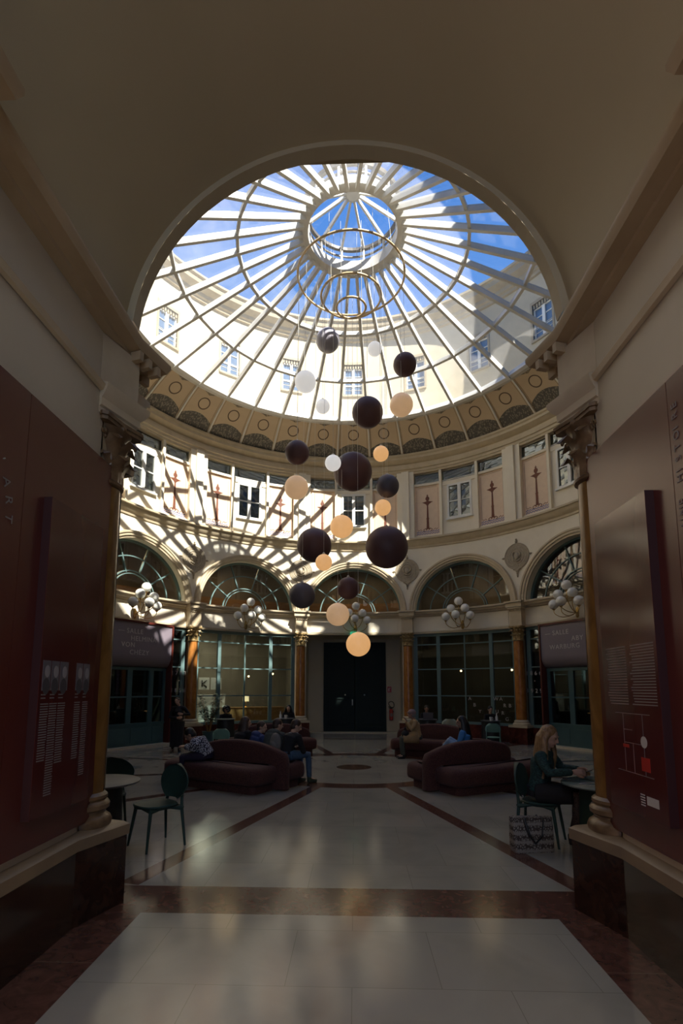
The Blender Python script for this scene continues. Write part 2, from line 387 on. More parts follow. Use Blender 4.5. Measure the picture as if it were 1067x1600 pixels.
def tube(bm, pts, rad, n=8, closed=False, mi=0, flat=None):
    pts = [Vector(p) for p in pts]; m = len(pts)
    rads = rad if isinstance(rad, (list, tuple)) else [rad]*m
    rows = []; prev = None
    for i, p in enumerate(pts):
        if closed: t = (pts[(i+1) % m]-pts[i-1])
        else: t = pts[min(i+1, m-1)]-pts[max(i-1, 0)]
        if t.length < 1e-9: t = Vector((0, 0, 1))
        t.normalize()
        if prev is None:
            u = t.cross(Vector((0, 0, 1)))
            if u.length < 1e-3: u = t.cross(Vector((1, 0, 0)))
            u.normalize()
        else:
            u = prev-t*prev.dot(t)
            if u.length < 1e-4: u = t.orthogonal()
            u.normalize()
        prev = u; v = t.cross(u)
        r = rads[i]; ry = r*(flat if flat else 1)
        rows.append([bm.verts.new(p+u*r*cos(2*pi*k/n)+v*ry*sin(2*pi*k/n)) for k in range(n)])
    for i in range(m if closed else m-1):
        a = rows[i]; b = rows[(i+1) % m]
        for k in range(n): quad(bm, a[k], a[(k+1) % n], b[(k+1) % n], b[k], mi)
    if not closed:
        for r in (rows[0], rows[-1]):
            try: f = bm.faces.new(r); f.material_index = mi
            except ValueError: pass
def ell(bm, c, r, mx=None, nu=16, nv=10, mi=0):
    if isinstance(r, (int, float)): r = (r, r, r)
    rows = []
    for j in range(nv+1):
        ph = pi*j/nv
        row = []
        for i in range(nu if 0 < j < nv else 1):
            th = 2*pi*i/nu
            p = Vector((r[0]*sin(ph)*cos(th), r[1]*sin(ph)*sin(th), r[2]*cos(ph)))
            if mx: p = mx @ p
            row.append(bm.verts.new(p+Vector(c)))
        rows.append(row)
    for j in range(nv):
        a, b = rows[j], rows[j+1]
        for i in range(nu):
            k = (i+1) % nu
            if len(a) == 1: f = bm.faces.new((a[0], b[i], b[k]))
            elif len(b) == 1: f = bm.faces.new((a[i], a[k], b[0]))
            else: f = bm.faces.new((a[i], a[k], b[k], b[i]))
            f.material_index = mi
def moulding(bm, path, prof, closed=False, mi=0, cap=True):
    """closed profile [(offset to the left of the path, z)] mitred along a 2-D path"""
    n = len(path); P = [Vector(p) for p in path]; rows = []
    for i in range(n):
        d0 = (P[i]-P[i-1]).normalized() if (i > 0 or closed) else None
        d1 = (P[(i+1) % n]-P[i]).normalized() if (i < n-1 or closed) else None
        if d0 is None: d0 = d1
        if d1 is None: d1 = d0
        n0 = Vector((-d0.y, d0.x)); n1 = Vector((-d1.y, d1.x)); nn = (n0+n1).normalized(); k = 1/max(0.3, nn.dot(n0))
        rows.append([bm.verts.new((P[i].x+nn.x*o*k, P[i].y+nn.y*o*k, z)) for o, z in prof])
    m = len(prof)
    for i in range(n if closed else n-1):
        a = rows[i]; b = rows[(i+1) % n]
        for k in range(m): quad(bm, a[k], a[(k+1) % m], b[(k+1) % m], b[k], mi)
    if not closed and cap:
        for r in (rows[0], rows[-1]):
            try: bm.faces.new(r)
            except ValueError: pass
def text(name, s, size, m, parent, M4, thick=0.002, spacing=1.0, bold=0.0):
    cu = bpy.data.curves.new(name, 'FONT'); cu.body = s; cu.size = size; cu.extrude = thick; cu.space_character = spacing
    cu.offset = bold; cu.resolution_u = 3
    to = bpy.data.objects.new(name, cu)
    C.objects.link(to)
    dg = bpy.context.evaluated_depsgraph_get(); dg.update()
    me = bpy.data.meshes.new_from_object(to.evaluated_get(dg))
    C.objects.unlink(to); bpy.data.objects.remove(to)
    me.name = name; me.materials.clear(); me.materials.append(MATS[m])
    me.transform(M4)
    o = bpy.data.objects.new(name, me); C.objects.link(o)
    if parent: o.parent = parent
    return o
def face_mx(origin, right, up):
    """matrix whose x = right, y = up"""
    r = Vector(right).normalized(); u = Vector(up).normalized(); n = r.cross(u)
    return Matrix(((r.x, u.x, n.x, origin[0]), (r.y, u.y, n.y, origin[1]), (r.z, u.z, n.z, origin[2]), (0, 0, 0, 1)))
MATS['teal'].node_tree.nodes  # teal paint shared by all shopfront joinery
# ============================================================ SETTING
R = 7.0
BAYS = [0, 31, -31, 62, -62, 91.9, -91.9, 120.7, -120.7, 149.5, -149.5]
HALF = {0: 15.5, 31: 15.5, 62: 15.5, 91.9: 14.4, 120.7: 14.4, 149.5: 14.4}
VIS = [0, 31, -31, 62, -62]
def side(az): return 'back' if abs(az) < 40 else ('front' if abs(az) > 115 else ('left' if az < 0 else 'right'))
walls = {k: B() for k in ('back', 'left', 'right', 'front')}
rooms = B()
# floor: one pale marble floor with red marble inlay
bm = B()
vs = [bm.verts.new((11*sin(radians(a*5)), 11*cos(radians(a*5)), 0)) for a in range(72)]
bm.faces.new(vs)
struct('floor', bm, 'floor')
bm = B(); box(bm, -0.05, -13.9, -0.006, 5.0, 6.4, 0.008)
struct('floor', bm, 'floor')

SPR = 4.25; AR = 1.64
def arch_wall(bm, M, half, ar, spr, top, dep, nseg=40, a0=0.0):
    angs = [a0+(pi-2*a0)*k/nseg for k in range(nseg+1)]
    ca = atan2(top-spr, half); angs += [ca, pi-ca]; angs = sorted(set(angs))
    rows = []
    for a in angs:
        ix, iz = ar*cos(a), spr+ar*sin(a)
        t = min(half/abs(cos(a)) if abs(cos(a)) > 1e-6 else 1e9, (top-spr)/sin(a) if sin(a) > 1e-6 else 1e9)
        ox, oz = t*cos(a), spr+t*sin(a)
        row = []
        for k in range(4): row.append(bm.verts.new(M(ix+(ox-ix)*k/3, 0, iz+(oz-iz)*k/3)))
        row.append(bm.verts.new(M(ix, dep, iz)))
        rows.append(row)
    for a, b in zip(rows, rows[1:]):
        for k in range(3): quad(bm, a[k], a[k+1], b[k+1], b[k])
        quad(bm, a[4], a[0], b[0], b[4])
def archivolt(bm, M, ar, w, spr, nseg=40):
    prof = [(0, 0.02), (0, -0.05), (0.05, -0.055), (0.07, -0.085), (w-0.07, -0.085), (w-0.05, -0.11), (w, -0.11), (w+0.02, -0.03), (w+0.02, 0.02)]
    rows = []
    for k in range(nseg+1):
        a = pi*k/nseg
        rows.append([bm.verts.new(M((ar+o)*cos(a), d, spr+(ar+o)*sin(a))) for o, d in prof])
    for a, b in zip(rows, rows[1:]):
        for k in range(len(prof)-1): quad(bm, a[k], a[k+1], b[k+1], b[k])
trim_arch = B()
for az in BAYS:
    M = CM(az); w = walls[side(az)]; hd = HALF[abs(az)]; half = radians(hd)*R
    ar = AR if hd > 15 else 1.52
    arch_wall(w, M, half, ar, SPR, 6.72, 0.42)
    archivolt(trim_arch, M, ar, 0.20 if hd > 15 else 0.19, SPR)
    lbox(w, M, -half, half, 0.0, 0.45, 3.47, SPR)           # frieze beam
    # raised frieze panel with coved ends
    if az in VIS:
        lbox(w, M, -half+0.36, half-0.36, -0.018, 0.0, 3.56, 4.05)
    # attic wall: window bay, two panels, strips
    pw = radians(13.0)*R; sw = radians(5.6)*R; iw = radians(4.9)*R; fw = radians(3.5)*R
    k = hd/15.5; pw *= k; sw *= k; iw *= k; fw *= k
    for s in (-1, 1):
        a0, a1 = sorted((s*pw, s*half)); lbox(w, M, a0, a1, -0.13, 0.3, 6.80, 9.26)
        a0, a1 = sorted((s*(half-0.13), s*half)); lbox(w, M, a0, a1, -0.20, -0.13, 6.80, 9.26)
        a0, a1 = sorted((s*iw, s*sw)); lbox(w, M, a0, a1, -0.10, 0.3, 6.80, 9.26)
        a0, a1 = sorted((s*sw, s*pw)); lbox(w, M, a0, a1, -0.04, 0.3, 8.72, 8.79); lbox(w, M, a0, a1, 0.03, 0.3, 6.80, 8.72)
        lbox(w, M, a0, a1, -0.03, 0.3, 6.80, 6.93)
        a0, a1 = sorted((s*fw, s*iw)); lbox(w, M, a0, a1, 0.0, 0.3, 6.80, 8.76)
    lbox(w, M, -iw, iw, -0.02, 0.3, 8.62, 8.76); lbox(w, M, -fw, fw, 0.0, 0.3, 6.80, 7.40)
# entry side: flat wall round the mouth of the corridor
XC = -0.05; WH = 1.90
ME = lambda x, d, z: Vector((XC+x, -7.1-d, z))
arch_wall(walls['front'], ME, 2.35, 1.71, 4.39, 6.80, 0.12, a0=0.095)
for s in (-1, 1):
    lbox(walls['front'], ME, min(s*WH, s*2.35), max(s*WH, s*2.35), 0.0, 0.12, 0, 4.39, n=1)
box(walls['front'], XC, -7.0, 6.78, 4.8, 1.0, 0.06)
csweep(walls['front'], [(7.0, 6.8), (7.3, 6.8), (7.3, 9.26), (7.0, 9.26)], 163, 197, 10)
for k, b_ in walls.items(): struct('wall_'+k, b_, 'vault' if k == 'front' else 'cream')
struct('trim_1', trim_arch, 'cream_trim', smooth=35)
# string courses and cornices
bm = B()
for az in BAYS:
    h = HALF[abs(az)]
    prof = [(7.02, 4.05), (6.93, 4.07), (6.90, 4.12), (6.84, 4.14), (6.83, 4.19), (6.78, 4.21), (6.78, 4.26), (7.02, 4.27)]
    csweep(bm, prof, az-h, az+h, 14)
    csweep(bm, [(7.02, 3.47), (6.95, 3.47), (6.94, 3.52), (6.97, 3.54), (7.02, 3.55)], az-h, az+h, 14)
struct('trim_2', bm, 'cream_trim', smooth=30)
bm = B()
csweep(bm, [(7.02, 6.48), (6.97, 6.50), (6.96, 6.56), (6.92, 6.60), (6.86, 6.70), (6.85, 6.745), (6.80, 6.76), (6.80, 6.81), (6.83, 6.83), (6.88, 6.85), (7.02, 6.86)], 0, 360, 144)
struct('trim_3', bm, 'cream_trim', smooth=30)
bm = B()
csweep(bm, [(7.05, 9.18), (6.90, 9.18), (6.885, 9.25), (6.86, 9.26), (6.85, 9.34), (6.81, 9.36), (6.80, 9.45), (6.86, 9.47), (6.86, 9.56), (6.78, 9.60), (6.74, 9.66), (6.70, 9.68), (6.70, 9.76), (6.66, 9.80), (6.66, 9.86), (6.78, 9.93), (7.05, 9.93)], 0, 360, 144)
struct('trim_4', bm, 'cream_trim', smooth=30)
# painted cove under the glass
bm = B(); uvl = bm.loops.layers.uv.new('UVMap')
NV = 8; cove_prof = []
for k in range(NV+1):
    t = k/NV
    r = 6.74+(5.53-6.74)*t; z = 9.87+(10.70-9.87)*t+0.07*sin(pi*t)
    cove_prof.append((r, z, t))
rows = []
for i in range(36*6):
    a = radians(5+i*10/6.0)
    rows.append([bm.verts.new((r*sin(a), r*cos(a), z)) for r, z, t in cove_prof])
for i in range(len(rows)):
    a, b_ = rows[i], rows[(i+1) % len(rows)]
    for k in range(NV):
        f = quad(bm, a[k], b_[k], b_[k+1], a[k+1])
        for l, (u, v) in zip(f.loops, ((i/6, k/NV), ((i+1)/6, k/NV), ((i+1)/6, (k+1)/NV), (i/6, (k+1)/NV))): l[uvl].uv = (u, v)
struct('ceiling', bm, 'cove', smooth=True)
# rooms behind the arcade: outer wall, floors, partitions
csweep(rooms, [(10.0, 0.0), (10.0, 6.75)], -163.9, 163.9, 66, closed=False)
for az in COLAZ:
    a = radians(az); c = Vector((8.6*sin(a), 8.6*cos(a), 0))
    box(rooms, c.x, c.y, 3.4, 0.12, 2.9, 6.7, rz=-a)
struct('wall_outer', rooms, 'room_dark')
bm = B()
for z in (3.90, 6.76): csweep(bm, [(7.35, z), (10.0, z)], -163.9, 163.9, 66, closed=False)
csweep(bm, [(7.30, 9.26), (7.8, 9.26), (7.8, 6.76)], 0, 360, 72, closed=False)
csweep(bm, [(7.30, 9.20), (7.30, 9.9)], 0, 360, 72, closed=False)
struct('ceiling', bm, 'room_ceiling')

# lunette windows: fan of teal bars
POSB = {0: 'over the tall dark door', -31: 'over the back left cafe front', 31: 'over the back right cafe front', -62: 'over the left room sign', 62: 'over the right room sign'}
wn_i = 1
for az in BAYS:
    M = CM(az); ar = AR if abs(az) < 80 else 1.52
    wr = srt('window_%d' % wn_i); wn_i += 1
    d = 0.26
    bm = B()
    P = lambda r, a: M(r*cos(a), d, SPR+r*sin(a))
    def arcbar(r, t, dd=0.05):
        rows = []
        for k in range(33):
            a = pi*k/32
            rows.append([bm.verts.new(M(q*cos(a), e, SPR+q*sin(a))) for q, e in ((r-t/2, d-dd/2), (r+t/2, d-dd/2), (r+t/2, d+dd/2), (r-t/2, d+dd/2))])
        for a, b_ in zip(rows, rows[1:]):
            for k in range(4): quad(bm, a[k], a[(k+1) % 4], b_[(k+1) % 4], b_[k])
    arcbar(ar-0.03, 0.07, 0.09); arcbar(1.17, 0.035); arcbar(0.74, 0.03, 0.07); arcbar(0.66, 0.025, 0.05)
    for ang in (36, 72, 108, 144):
        a = radians(ang); c, s_ = cos(a), sin(a); t = 0.018
        vsx = []
        for r in (0.70, ar-0.03):
            for q, e in ((-t, d-0.03), (t, d-0.03), (t, d+0.03), (-t, d+0.03)):
                vsx.append(bm.verts.new(M(r*c-q*s_, e, SPR+r*s_+q*c)))
        for k in range(4): quad(bm, vsx[k], vsx[(k+1) % 4], vsx[4+(k+1) % 4], vsx[4+k])
    lbox(bm, M, -ar, ar, d-0.04, d+0.04, SPR-0.02, SPR+0.05)
    obj('window_frame', bm, 'teal', wr)
    bm = B()
    cv = [bm.verts.new(M(ar*cos(pi*k/32), d, SPR+ar*sin(pi*k/32))) for k in range(33)]
    bm2 = [bm.verts.new(M(ar*cos(pi*k/32), d, SPR)) for k in range(33)]
    for k in range(32): quad(bm, cv[k], cv[k+1], bm2[k+1], bm2[k])
    bmesh.ops.remove_doubles(bm, verts=bm.verts[:], dist=1e-4)
    obj('pane', bm, 'fan_glass', wr)
# attic casements and the strip of transom lights
for az in BAYS:
    M = CM(az); k = HALF[abs(az)]/15.5
    pw = radians(13.0)*R*k; sw = radians(5.6)*R*k; iw = radians(4.9)*R*k; fw = radians(3.5)*R*k
    wr = srt('window_%d' % wn_i); wn_i += 1
    bm = B(); d0, d1 = -0.02, 0.06; z0, z1 = 7.40, 8.62; t = 0.065
    lbox(bm, M, -fw, -fw+t, d0, d1, z0, z1); lbox(bm, M, fw-t, fw, d0, d1, z0, z1)
    lbox(bm, M, -fw, fw, d0, d1, z0, z0+t); lbox(bm, M, -fw, fw, d0, d1, z1-t, z1)
    lbox(bm, M, -0.055, 0.055, d0-0.01, d1, z0, z1)
    lbox(bm, M, -fw, fw, d0+0.02, d1, (z0+z1)/2-0.018, (z0+z1)/2+0.018)
    lbox(bm, M, -fw-0.04, fw+0.04, d0-0.06, d1, z0-0.05, z0)
    obj('window_frame', bm, 'white_paint', wr)
    bm = B(); lbox(bm, M, -fw+0.02, fw-0.02, 0.03, 0.034, z0+0.02, z1-0.02); obj('pane', bm, 'window_glass', wr)
    bm = B()
    for a0, a1 in ((-pw, -sw), (-iw, iw), (sw, pw)):
        lbox(bm, M, a0, a1, 0.02, 0.05, 8.79, 8.83); lbox(bm, M, a0, a1, 0.02, 0.05, 9.15, 9.19)
    obj('transom_frame', bm, 'grey_steel', wr)
    bm = B()
    for a0, a1 in ((-pw, -sw), (-iw, iw), (sw, pw)): lbox(bm, M, a0, a1, 0.03, 0.034, 8.76, 9.2)
    obj('transom_pane', bm, 'window_glass', wr)

# ------------------------------------------------------------ corridor
def wallbox(bm, x0, x1, y0, y1, z0, z1): box(bm, (x0+x1)/2, (y0+y1)/2, (z0+z1)/2, x1-x0, y1-y0, z1-z0)
for nm, s in (('left', -1), ('right', 1)):
    bm = B()
    xs = sorted((XC+s*WH, XC+s*(WH+0.25)))
    wallbox(bm, xs[0], xs[1], -16, -7.20, 0, 4.55)
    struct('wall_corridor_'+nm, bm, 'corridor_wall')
bm = B()
rows = []
for k in range(49):
    a = 0.095+(pi-0.19)*k/48; rows.append([bm.verts.new((XC+1.71*cos(a), -7.22, 4.39+1.71*sin(a)))]+[bm.verts.new((XC+1.77*cos(a), y, 4.37+1.77*sin(a))) for y in (-7.225, -8.5, -10, -11.3, -12.4)])
for a, b_ in zip(rows, rows[1:]):
    for k in range(5): quad(bm, a[k], a[k+1], b_[k+1], b_[k])
for s in (-1, 1): wallbox(bm, *sorted((XC+s*1.78, XC+s*2.15)), -16, -7.20, 4.53, 4.59)
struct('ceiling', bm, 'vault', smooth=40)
# corridor entablature, mitred round the column block at the mouth
tr = B(); tr2 = B(); cap = B(); pl = B()
for s in (-1, 1):
    def pth(pts): return [(XC+s*(x-XC) if False else XC+s*x, y) for x, y in pts]
    g_ = lambda P: [((o if s < 0 else -o), z) for o, z in P]
    lip = pth([(1.54, -16), (1.54, -8.83), (1.705, -8.83), (1.705, -7.02), (1.60, -6.64), (2.30, -6.42)])
    # offsets are measured from the lip line outwards into the wall
    moulding(tr, lip, g_([(0.00, 4.50), (0.0, 4.535), (0.018, 4.54), (0.02, 4.55), (0.035, 4.565), (0.28, 4.60), (0.28, 4.36), (0.20, 4.37), (0.195, 4.40), (0.13, 4.42), (0.12, 4.44), (0.022, 4.45), (0.015, 4.47)]))
    arc = pth([(1.895, -16), (1.895, -7.16)])
    moulding(tr2, arc, g_([(0.0, 3.93), (0.0, 3.955), (-0.035, 3.97), (-0.045, 3.955), (-0.03, 3.915), (0.0, 3.91)]))
    # block over the capital: architrave and frieze
    blk = pth([(1.86, -7.30), (1.72, -6.88), (2.30, -6.68)])
    moulding(tr2, blk, g_([(0.04, 3.74), (0.04, 3.79), (0.02, 3.80), (0.02, 3.86), (0.0, 3.88), (-0.03, 3.93), (-0.035, 3.97), (0.04, 4.0), (0.04, 4.40), (0.40, 4.40), (0.40, 3.74)]))
    # plinth of dark marble with pale capping, angled at the pedestal
    pp = pth([(1.85, -16), (1.85, -7.31), (1.70, -6.85), (2.32, -6.65), (2.50, -7.12)])
    moulding(pl, pp, [((o if s < 0 else -o), z) for o, z in [(0.0, 0.0), (0.0, 0.50), (0.30, 0.50), (0.30, 0.0)]])
    moulding(cap, pp, [((o if s < 0 else -o), z) for o, z in [(-0.012, 0.50), (-0.012, 0.575), (0.02, 0.60), (0.34, 0.66), (0.34, 0.50)]])
    pass
struct('trim_5', tr, 'cornice_dark', smooth=30)
struct('trim_6', tr2, 'cream_trim', smooth=30)
struct('baseboard_corridor', pl, 'dark_marble')
struct('trim_7', cap, 'ledge_brown', smooth=30)
# little brackets under the cornice beside the mouth of the corridor
bm = B()
for s in (-1, 1):
    for k in range(3):
        f = (k+1)/3.2; x = XC+s*(1.79-0.095*f); y = -7.10+0.36*f
        box(bm, x, y, 4.395, 0.10, 0.045, 0.08, rz=s*0.27)
    for k in range(3): box(bm, XC+s*(1.84+0.15*k), -6.66+0.048*k, 4.395, 0.045, 0.10, 0.08, rz=s*0.3)
struct('trim_8', bm, 'cornice_dark')
# red marble dado under the shopfronts
bm = B()
for az in BAYS:
    if az in (0, 62, -62): continue
    h = HALF[abs(az)]
    csweep(bm, [(7.0, 0), (7.0, 0.48), (7.25, 0.48), (7.25, 0)], az-h, az+h, 12)
struct('baseboard_rotunda', bm, 'red_marble')

# ------------------------------------------------------------ glass dome
dome = thing('glass_dome', 'large glazed cone roof with pale ribs above the round hall', 'glass roof', (0, 0, 10.7), group=None)
dome['kind'] = 'structure'
def dm(bm, name, m, parent=dome, smooth=None):
    for v in bm.verts: v.co.z -= 10.7
    return obj(name, bm, m, parent, smooth)
def rib(a, pts, w, h):
    """box beam through (r, z) points with top on the points"""
    bm = B(); t = Vector((cos(a), -sin(a), 0)); rows = []
    for i, (r, z) in enumerate(pts):
        q0 = pts[max(i-1, 0)]; q1 = pts[min(i+1, len(pts)-1)]
        dr, dz = q1[0]-q0[0], q1[1]-q0[1]; l = sqrt(dr*dr+dz*dz); nr, nz_ = (dz/l, -dr/l)
        if nz_ > 0: nr, nz_ = -nr, -nz_
        rows.append([])
        for q, hh in ((-w/2, 0), (w/2, 0), (w/2, h), (-w/2, h)):
            rr = r+nr*hh; zz = z+nz_*hh
            rows[-1].append(bm.verts.new(Vector((rr*sin(a), rr*cos(a), zz))+t*q))
    for a_, b_ in zip(rows, rows[1:]):
        for k in range(4): quad(bm, a_[k], a_[(k+1) % 4], b_[(k+1) % 4], b_[k])
    quad(bm, *rows[0]); quad(bm, *rows[-1][::-1])
    return bm
conez = lambda r: 10.72+(5.54-r)*0.3756
for k in range(36):
    a = radians(5+10*k)
    dm(rib(a, [(6.72, 9.93), (6.15, 10.38), (5.60, 10.735)], 0.045, 0.06), 'cove_rib', 'rib_paint')
    dm(rib(a, [(5.62, conez(5.62)+0.02), (1.22, conez(1.22)+0.02)], 0.075, 0.15), 'rib', 'rib_paint')
for r in (4.12, 2.68):
    bm = B(); z = conez(r)
    csweep(bm, [(r-0.035, z-0.10), (r+0.035, z-0.12), (r+0.035, z), (r-0.035, z+0.01)], 5, 365, 36); dm(bm, 'purlin', 'rib_paint')
bm = B(); csweep(bm, [(5.50, 10.64), (5.60, 10.60), (5.66, 10.74), (5.52, 10.78)], 5, 365, 36); dm(bm, 'eaves_ring', 'rib_paint')
bm = B()
for k in range(36):
    a0, a1 = radians(5+10*k), radians(15+10*k)
    for r0, r1 in ((5.58, 4.12), (4.12, 2.68), (2.68, 1.25)):
        vv = [bm.verts.new((r*sin(a), r*cos(a), conez(r)-0.02)) for r, a in ((r0, a0), (r0, a1), (r1, a1), (r1, a0))]
        quad(bm, *vv)
bmesh.ops.remove_doubles(bm, verts=bm.verts[:], dist=1e-4)
dm(bm, 'glazing', 'dome_glass')
bm = B(); csweep(bm, [(1.06, 12.32), (1.29, 12.30), (1.31, 12.40), (1.20, 12.60), (1.06, 12.60)], 0, 360, 72); dm(bm, 'oculus_ring', 'rib_paint', smooth=35)
bm = B(); csweep(bm, [(1.08, 12.92), (1.16, 12.92), (1.18, 13.0), (1.08, 13.0)], 0, 360, 48); csweep(bm, [(1.10, 12.74), (1.14, 12.74), (1.14, 12.77), (1.10, 12.77)], 0, 360, 48)
dm(bm, 'lantern_rail', 'lantern_dark')
for k in range(12):
    a = radians(15+30*k)
    dm(rib(a, [(1.13, 13.0), (0.18, 13.44)], 0.05, 0.09), 'lantern_rib', 'rib_paint')
    bm = B(); box(bm, 1.12*sin(a), 1.12*cos(a), 12.78, 0.05, 0.06, 0.44, rz=-a); dm(bm, 'lantern_post', 'rib_paint')
bm = B(); lathe(bm, [(0.02, 13.36), (0.19, 13.37), (0.20, 13.40), (0.18, 13.46), (0.02, 13.52)], n=24); dm(bm, 'lantern_hub', 'rib_paint', smooth=35)
bm = B(); csweep(bm, [(1.125, 12.58), (1.125, 12.96)], 0, 360, 24, closed=False); csweep(bm, [(1.12, 13.0), (0.2, 13.42)], 0, 360, 12, closed=False); dm(bm, 'lantern_glazing', 'lantern_glass')

# ------------------------------------------------------------ courtyard building round the dome
bld = thing('courtyard_building', 'cream rendered round courtyard building seen above the glass roof', 'building', (0, 0, 9.3))
def bb(bm, name, m, parent=bld, smooth=None):
    for v in bm.verts: v.co.z -= 9.3
    return obj(name, bm, m, parent, smooth)
FR = 7.25
bm = B()
FW = [18.5*k for k in range(-9, 10)]+[180]
wz0, wz1 = 12.62, 13.86; hw = radians(2.75)*FR
edges = sorted(a for a in FW)
csweep(bm, [(FR, 9.3), (FR+0.3, 9.3), (FR+0.3, wz0), (FR, wz0)], 0, 360, 144)
csweep(bm, [(FR, wz1), (FR+0.3, wz1), (FR+0.3, 15.2), (FR, 15.2)], -173, 105, 120); csweep(bm, [(FR, wz1), (FR+0.3, wz1), (FR+0.3, 17.6), (FR, 17.6)], 105, 187, 40)  # unseen near side built taller to keep sun off the lower shopfronts
ha = 2.75
az_l = sorted([18.5*k for k in range(-9, 10)])
for i, a in enumerate(az_l):
    nx = az_l[i+1] if i+1 < len(az_l) else az_l[0]+360
    top_ = wz1
    csweep(bm, [(FR, wz0), (FR+0.3, wz0), (FR+0.3, top_), (FR, top_)], a+ha, nx-ha, max(2, int((nx-a)/3)))
bb(bm, 'wall', 'facade')
bm = B(); csweep(bm, [(7.3, 14.75), (7.18, 14.78), (7.16, 14.86), (7.10, 14.90), (7.08, 15.02), (6.96, 15.08), (6.88, 15.14), (6.86, 15.30), (6.80, 15.34), (6.80, 15.42), (7.3, 15.50)], -100, 100, 80)
bb(bm, 'cornice', 'facade_trim', smooth=30)
bm = B(); csweep(bm, [(7.26, 12.32), (7.18, 12.34), (7.18, 12.40), (7.26, 12.42)], 0, 360, 144)
bm.free()
bm = B(); csweep(bm, [(5.6, 10.62), (7.26, 10.45)], 0, 360, 72, closed=False); bb(bm, 'flat_roof', 'grey_steel')
bm = B(); csweep(bm, [(7.2, 15.45), (7.75, 15.75), (7.75, 15.3)], -100, 100, 40, closed=False); csweep(bm, [(7.15, 17.5), (7.15, 17.6), (7.75, 17.7), (7.75, 17.5)], 105, 187, 42); bb(bm, 'parapet_roof', 'facade_trim')  # second strip caps the taller sun-blocking side, out of view
for a in az_l:
    if abs(a) > 75: 
        M = CM(a, FR); bm = B(); lbox(bm, M, -hw, hw, 0.14, 0.16, wz0, wz1); bb(bm, 'pane', 'sky_glass'); continue
    M = CM(a, FR); zm = wz0
    f = B(); t = 0.045; d0, d1 = 0.08, 0.14
    lbox(f, M, -hw, -hw+t, d0, d1, wz0, wz1-0.12); lbox(f, M, hw-t, hw, d0, d1, wz0, wz1-0.12)
    lbox(f, M, -hw, hw, d0, d1, wz0, wz0+t); lbox(f, M, -hw, hw, d0, d1, wz1-0.12-t, wz1-0.12); lbox(f, M, -0.05, 0.05, d0-0.02, d1, wz0, wz1-0.12)
    for z in (wz0+0.42, wz0+0.80): lbox(f, M, -hw, hw, d0+0.01, d1, z-0.012, z+0.012)
    f = bb(f, 'window_frame', 'white_paint')
    bm = B(); lbox(bm, M, -hw, hw, 0.115, 0.12, wz0, wz1); bb(bm, 'pane', 'sky_glass', f)
    bm = B(); lbox(bm, M, -hw-0.06, hw+0.06, -0.06, 0.10, wz0-0.07, wz0); bb(bm, 'sill', 'facade_trim')
    bm = B(); lbox(bm, M, -hw-0.07, -hw, -0.02, 0.06, wz0, wz1+0.10); lbox(bm, M, hw, hw+0.07, -0.02, 0.06, wz0, wz1+0.10); lbox(bm, M, -hw-0.07, hw+0.07, -0.02, 0.06, wz1, wz1+0.10)
    bb(bm, 'window_surround', 'facade_trim')
    bm = B()
    for j in range(7):
        x = -hw+(j+0.5)*2*hw/7; lbox(bm, M, x-0.03, x+0.03, 0.02, 0.06, wz1-0.14, wz1, n=1)
    bb(bm, 'blind', 'facade_trim')
    bm = B()
    for z in (wz0+0.20, wz0+0.40): tube(bm, [M(-hw, 0.01, z), M(0, 0.01, z), M(hw, 0.01, z)], 0.010, 6)
    bb(bm, 'railing', 'grey_steel')
# ============================================================ COLUMNS
def leaf(bm, a, r0, z0, h, w, curl, c=(0, 0), th=0.012):
    ca, sa = cos(a), sin(a); rows = []
    n = 7
    for i in range(n+1):
        t = i/n
        r = r0+0.012+curl*max(0, t-0.45)**1.6*3.0; z = z0+h*min(t*1.12, 1.0)-h*0.22*max(0, t-0.85)/0.15*(t > 0.85)
        ww = w*(0.75+0.5*sin(pi*min(1, t*0.9)))*(1 if t < 0.8 else (1-t)/0.2*0.8+0.2)
        ww *= 1+0.18*(-1)**i
        row = []
        for q, rr in ((-ww/2, r-0.018), (0, r+0.008), (ww/2, r-0.018), (0, r-th-0.012)):
            row.append(bm.verts.new((c[0]+rr*ca-q*sa, c[1]+rr*sa+q*ca, z)))
        rows.append(row)
    for p, q in zip(rows, rows[1:]):
        for k in range(4): quad(bm, p[k], p[(k+1) % 4], q[(k+1) % 4], q[k])
    quad(bm, *rows[-1])
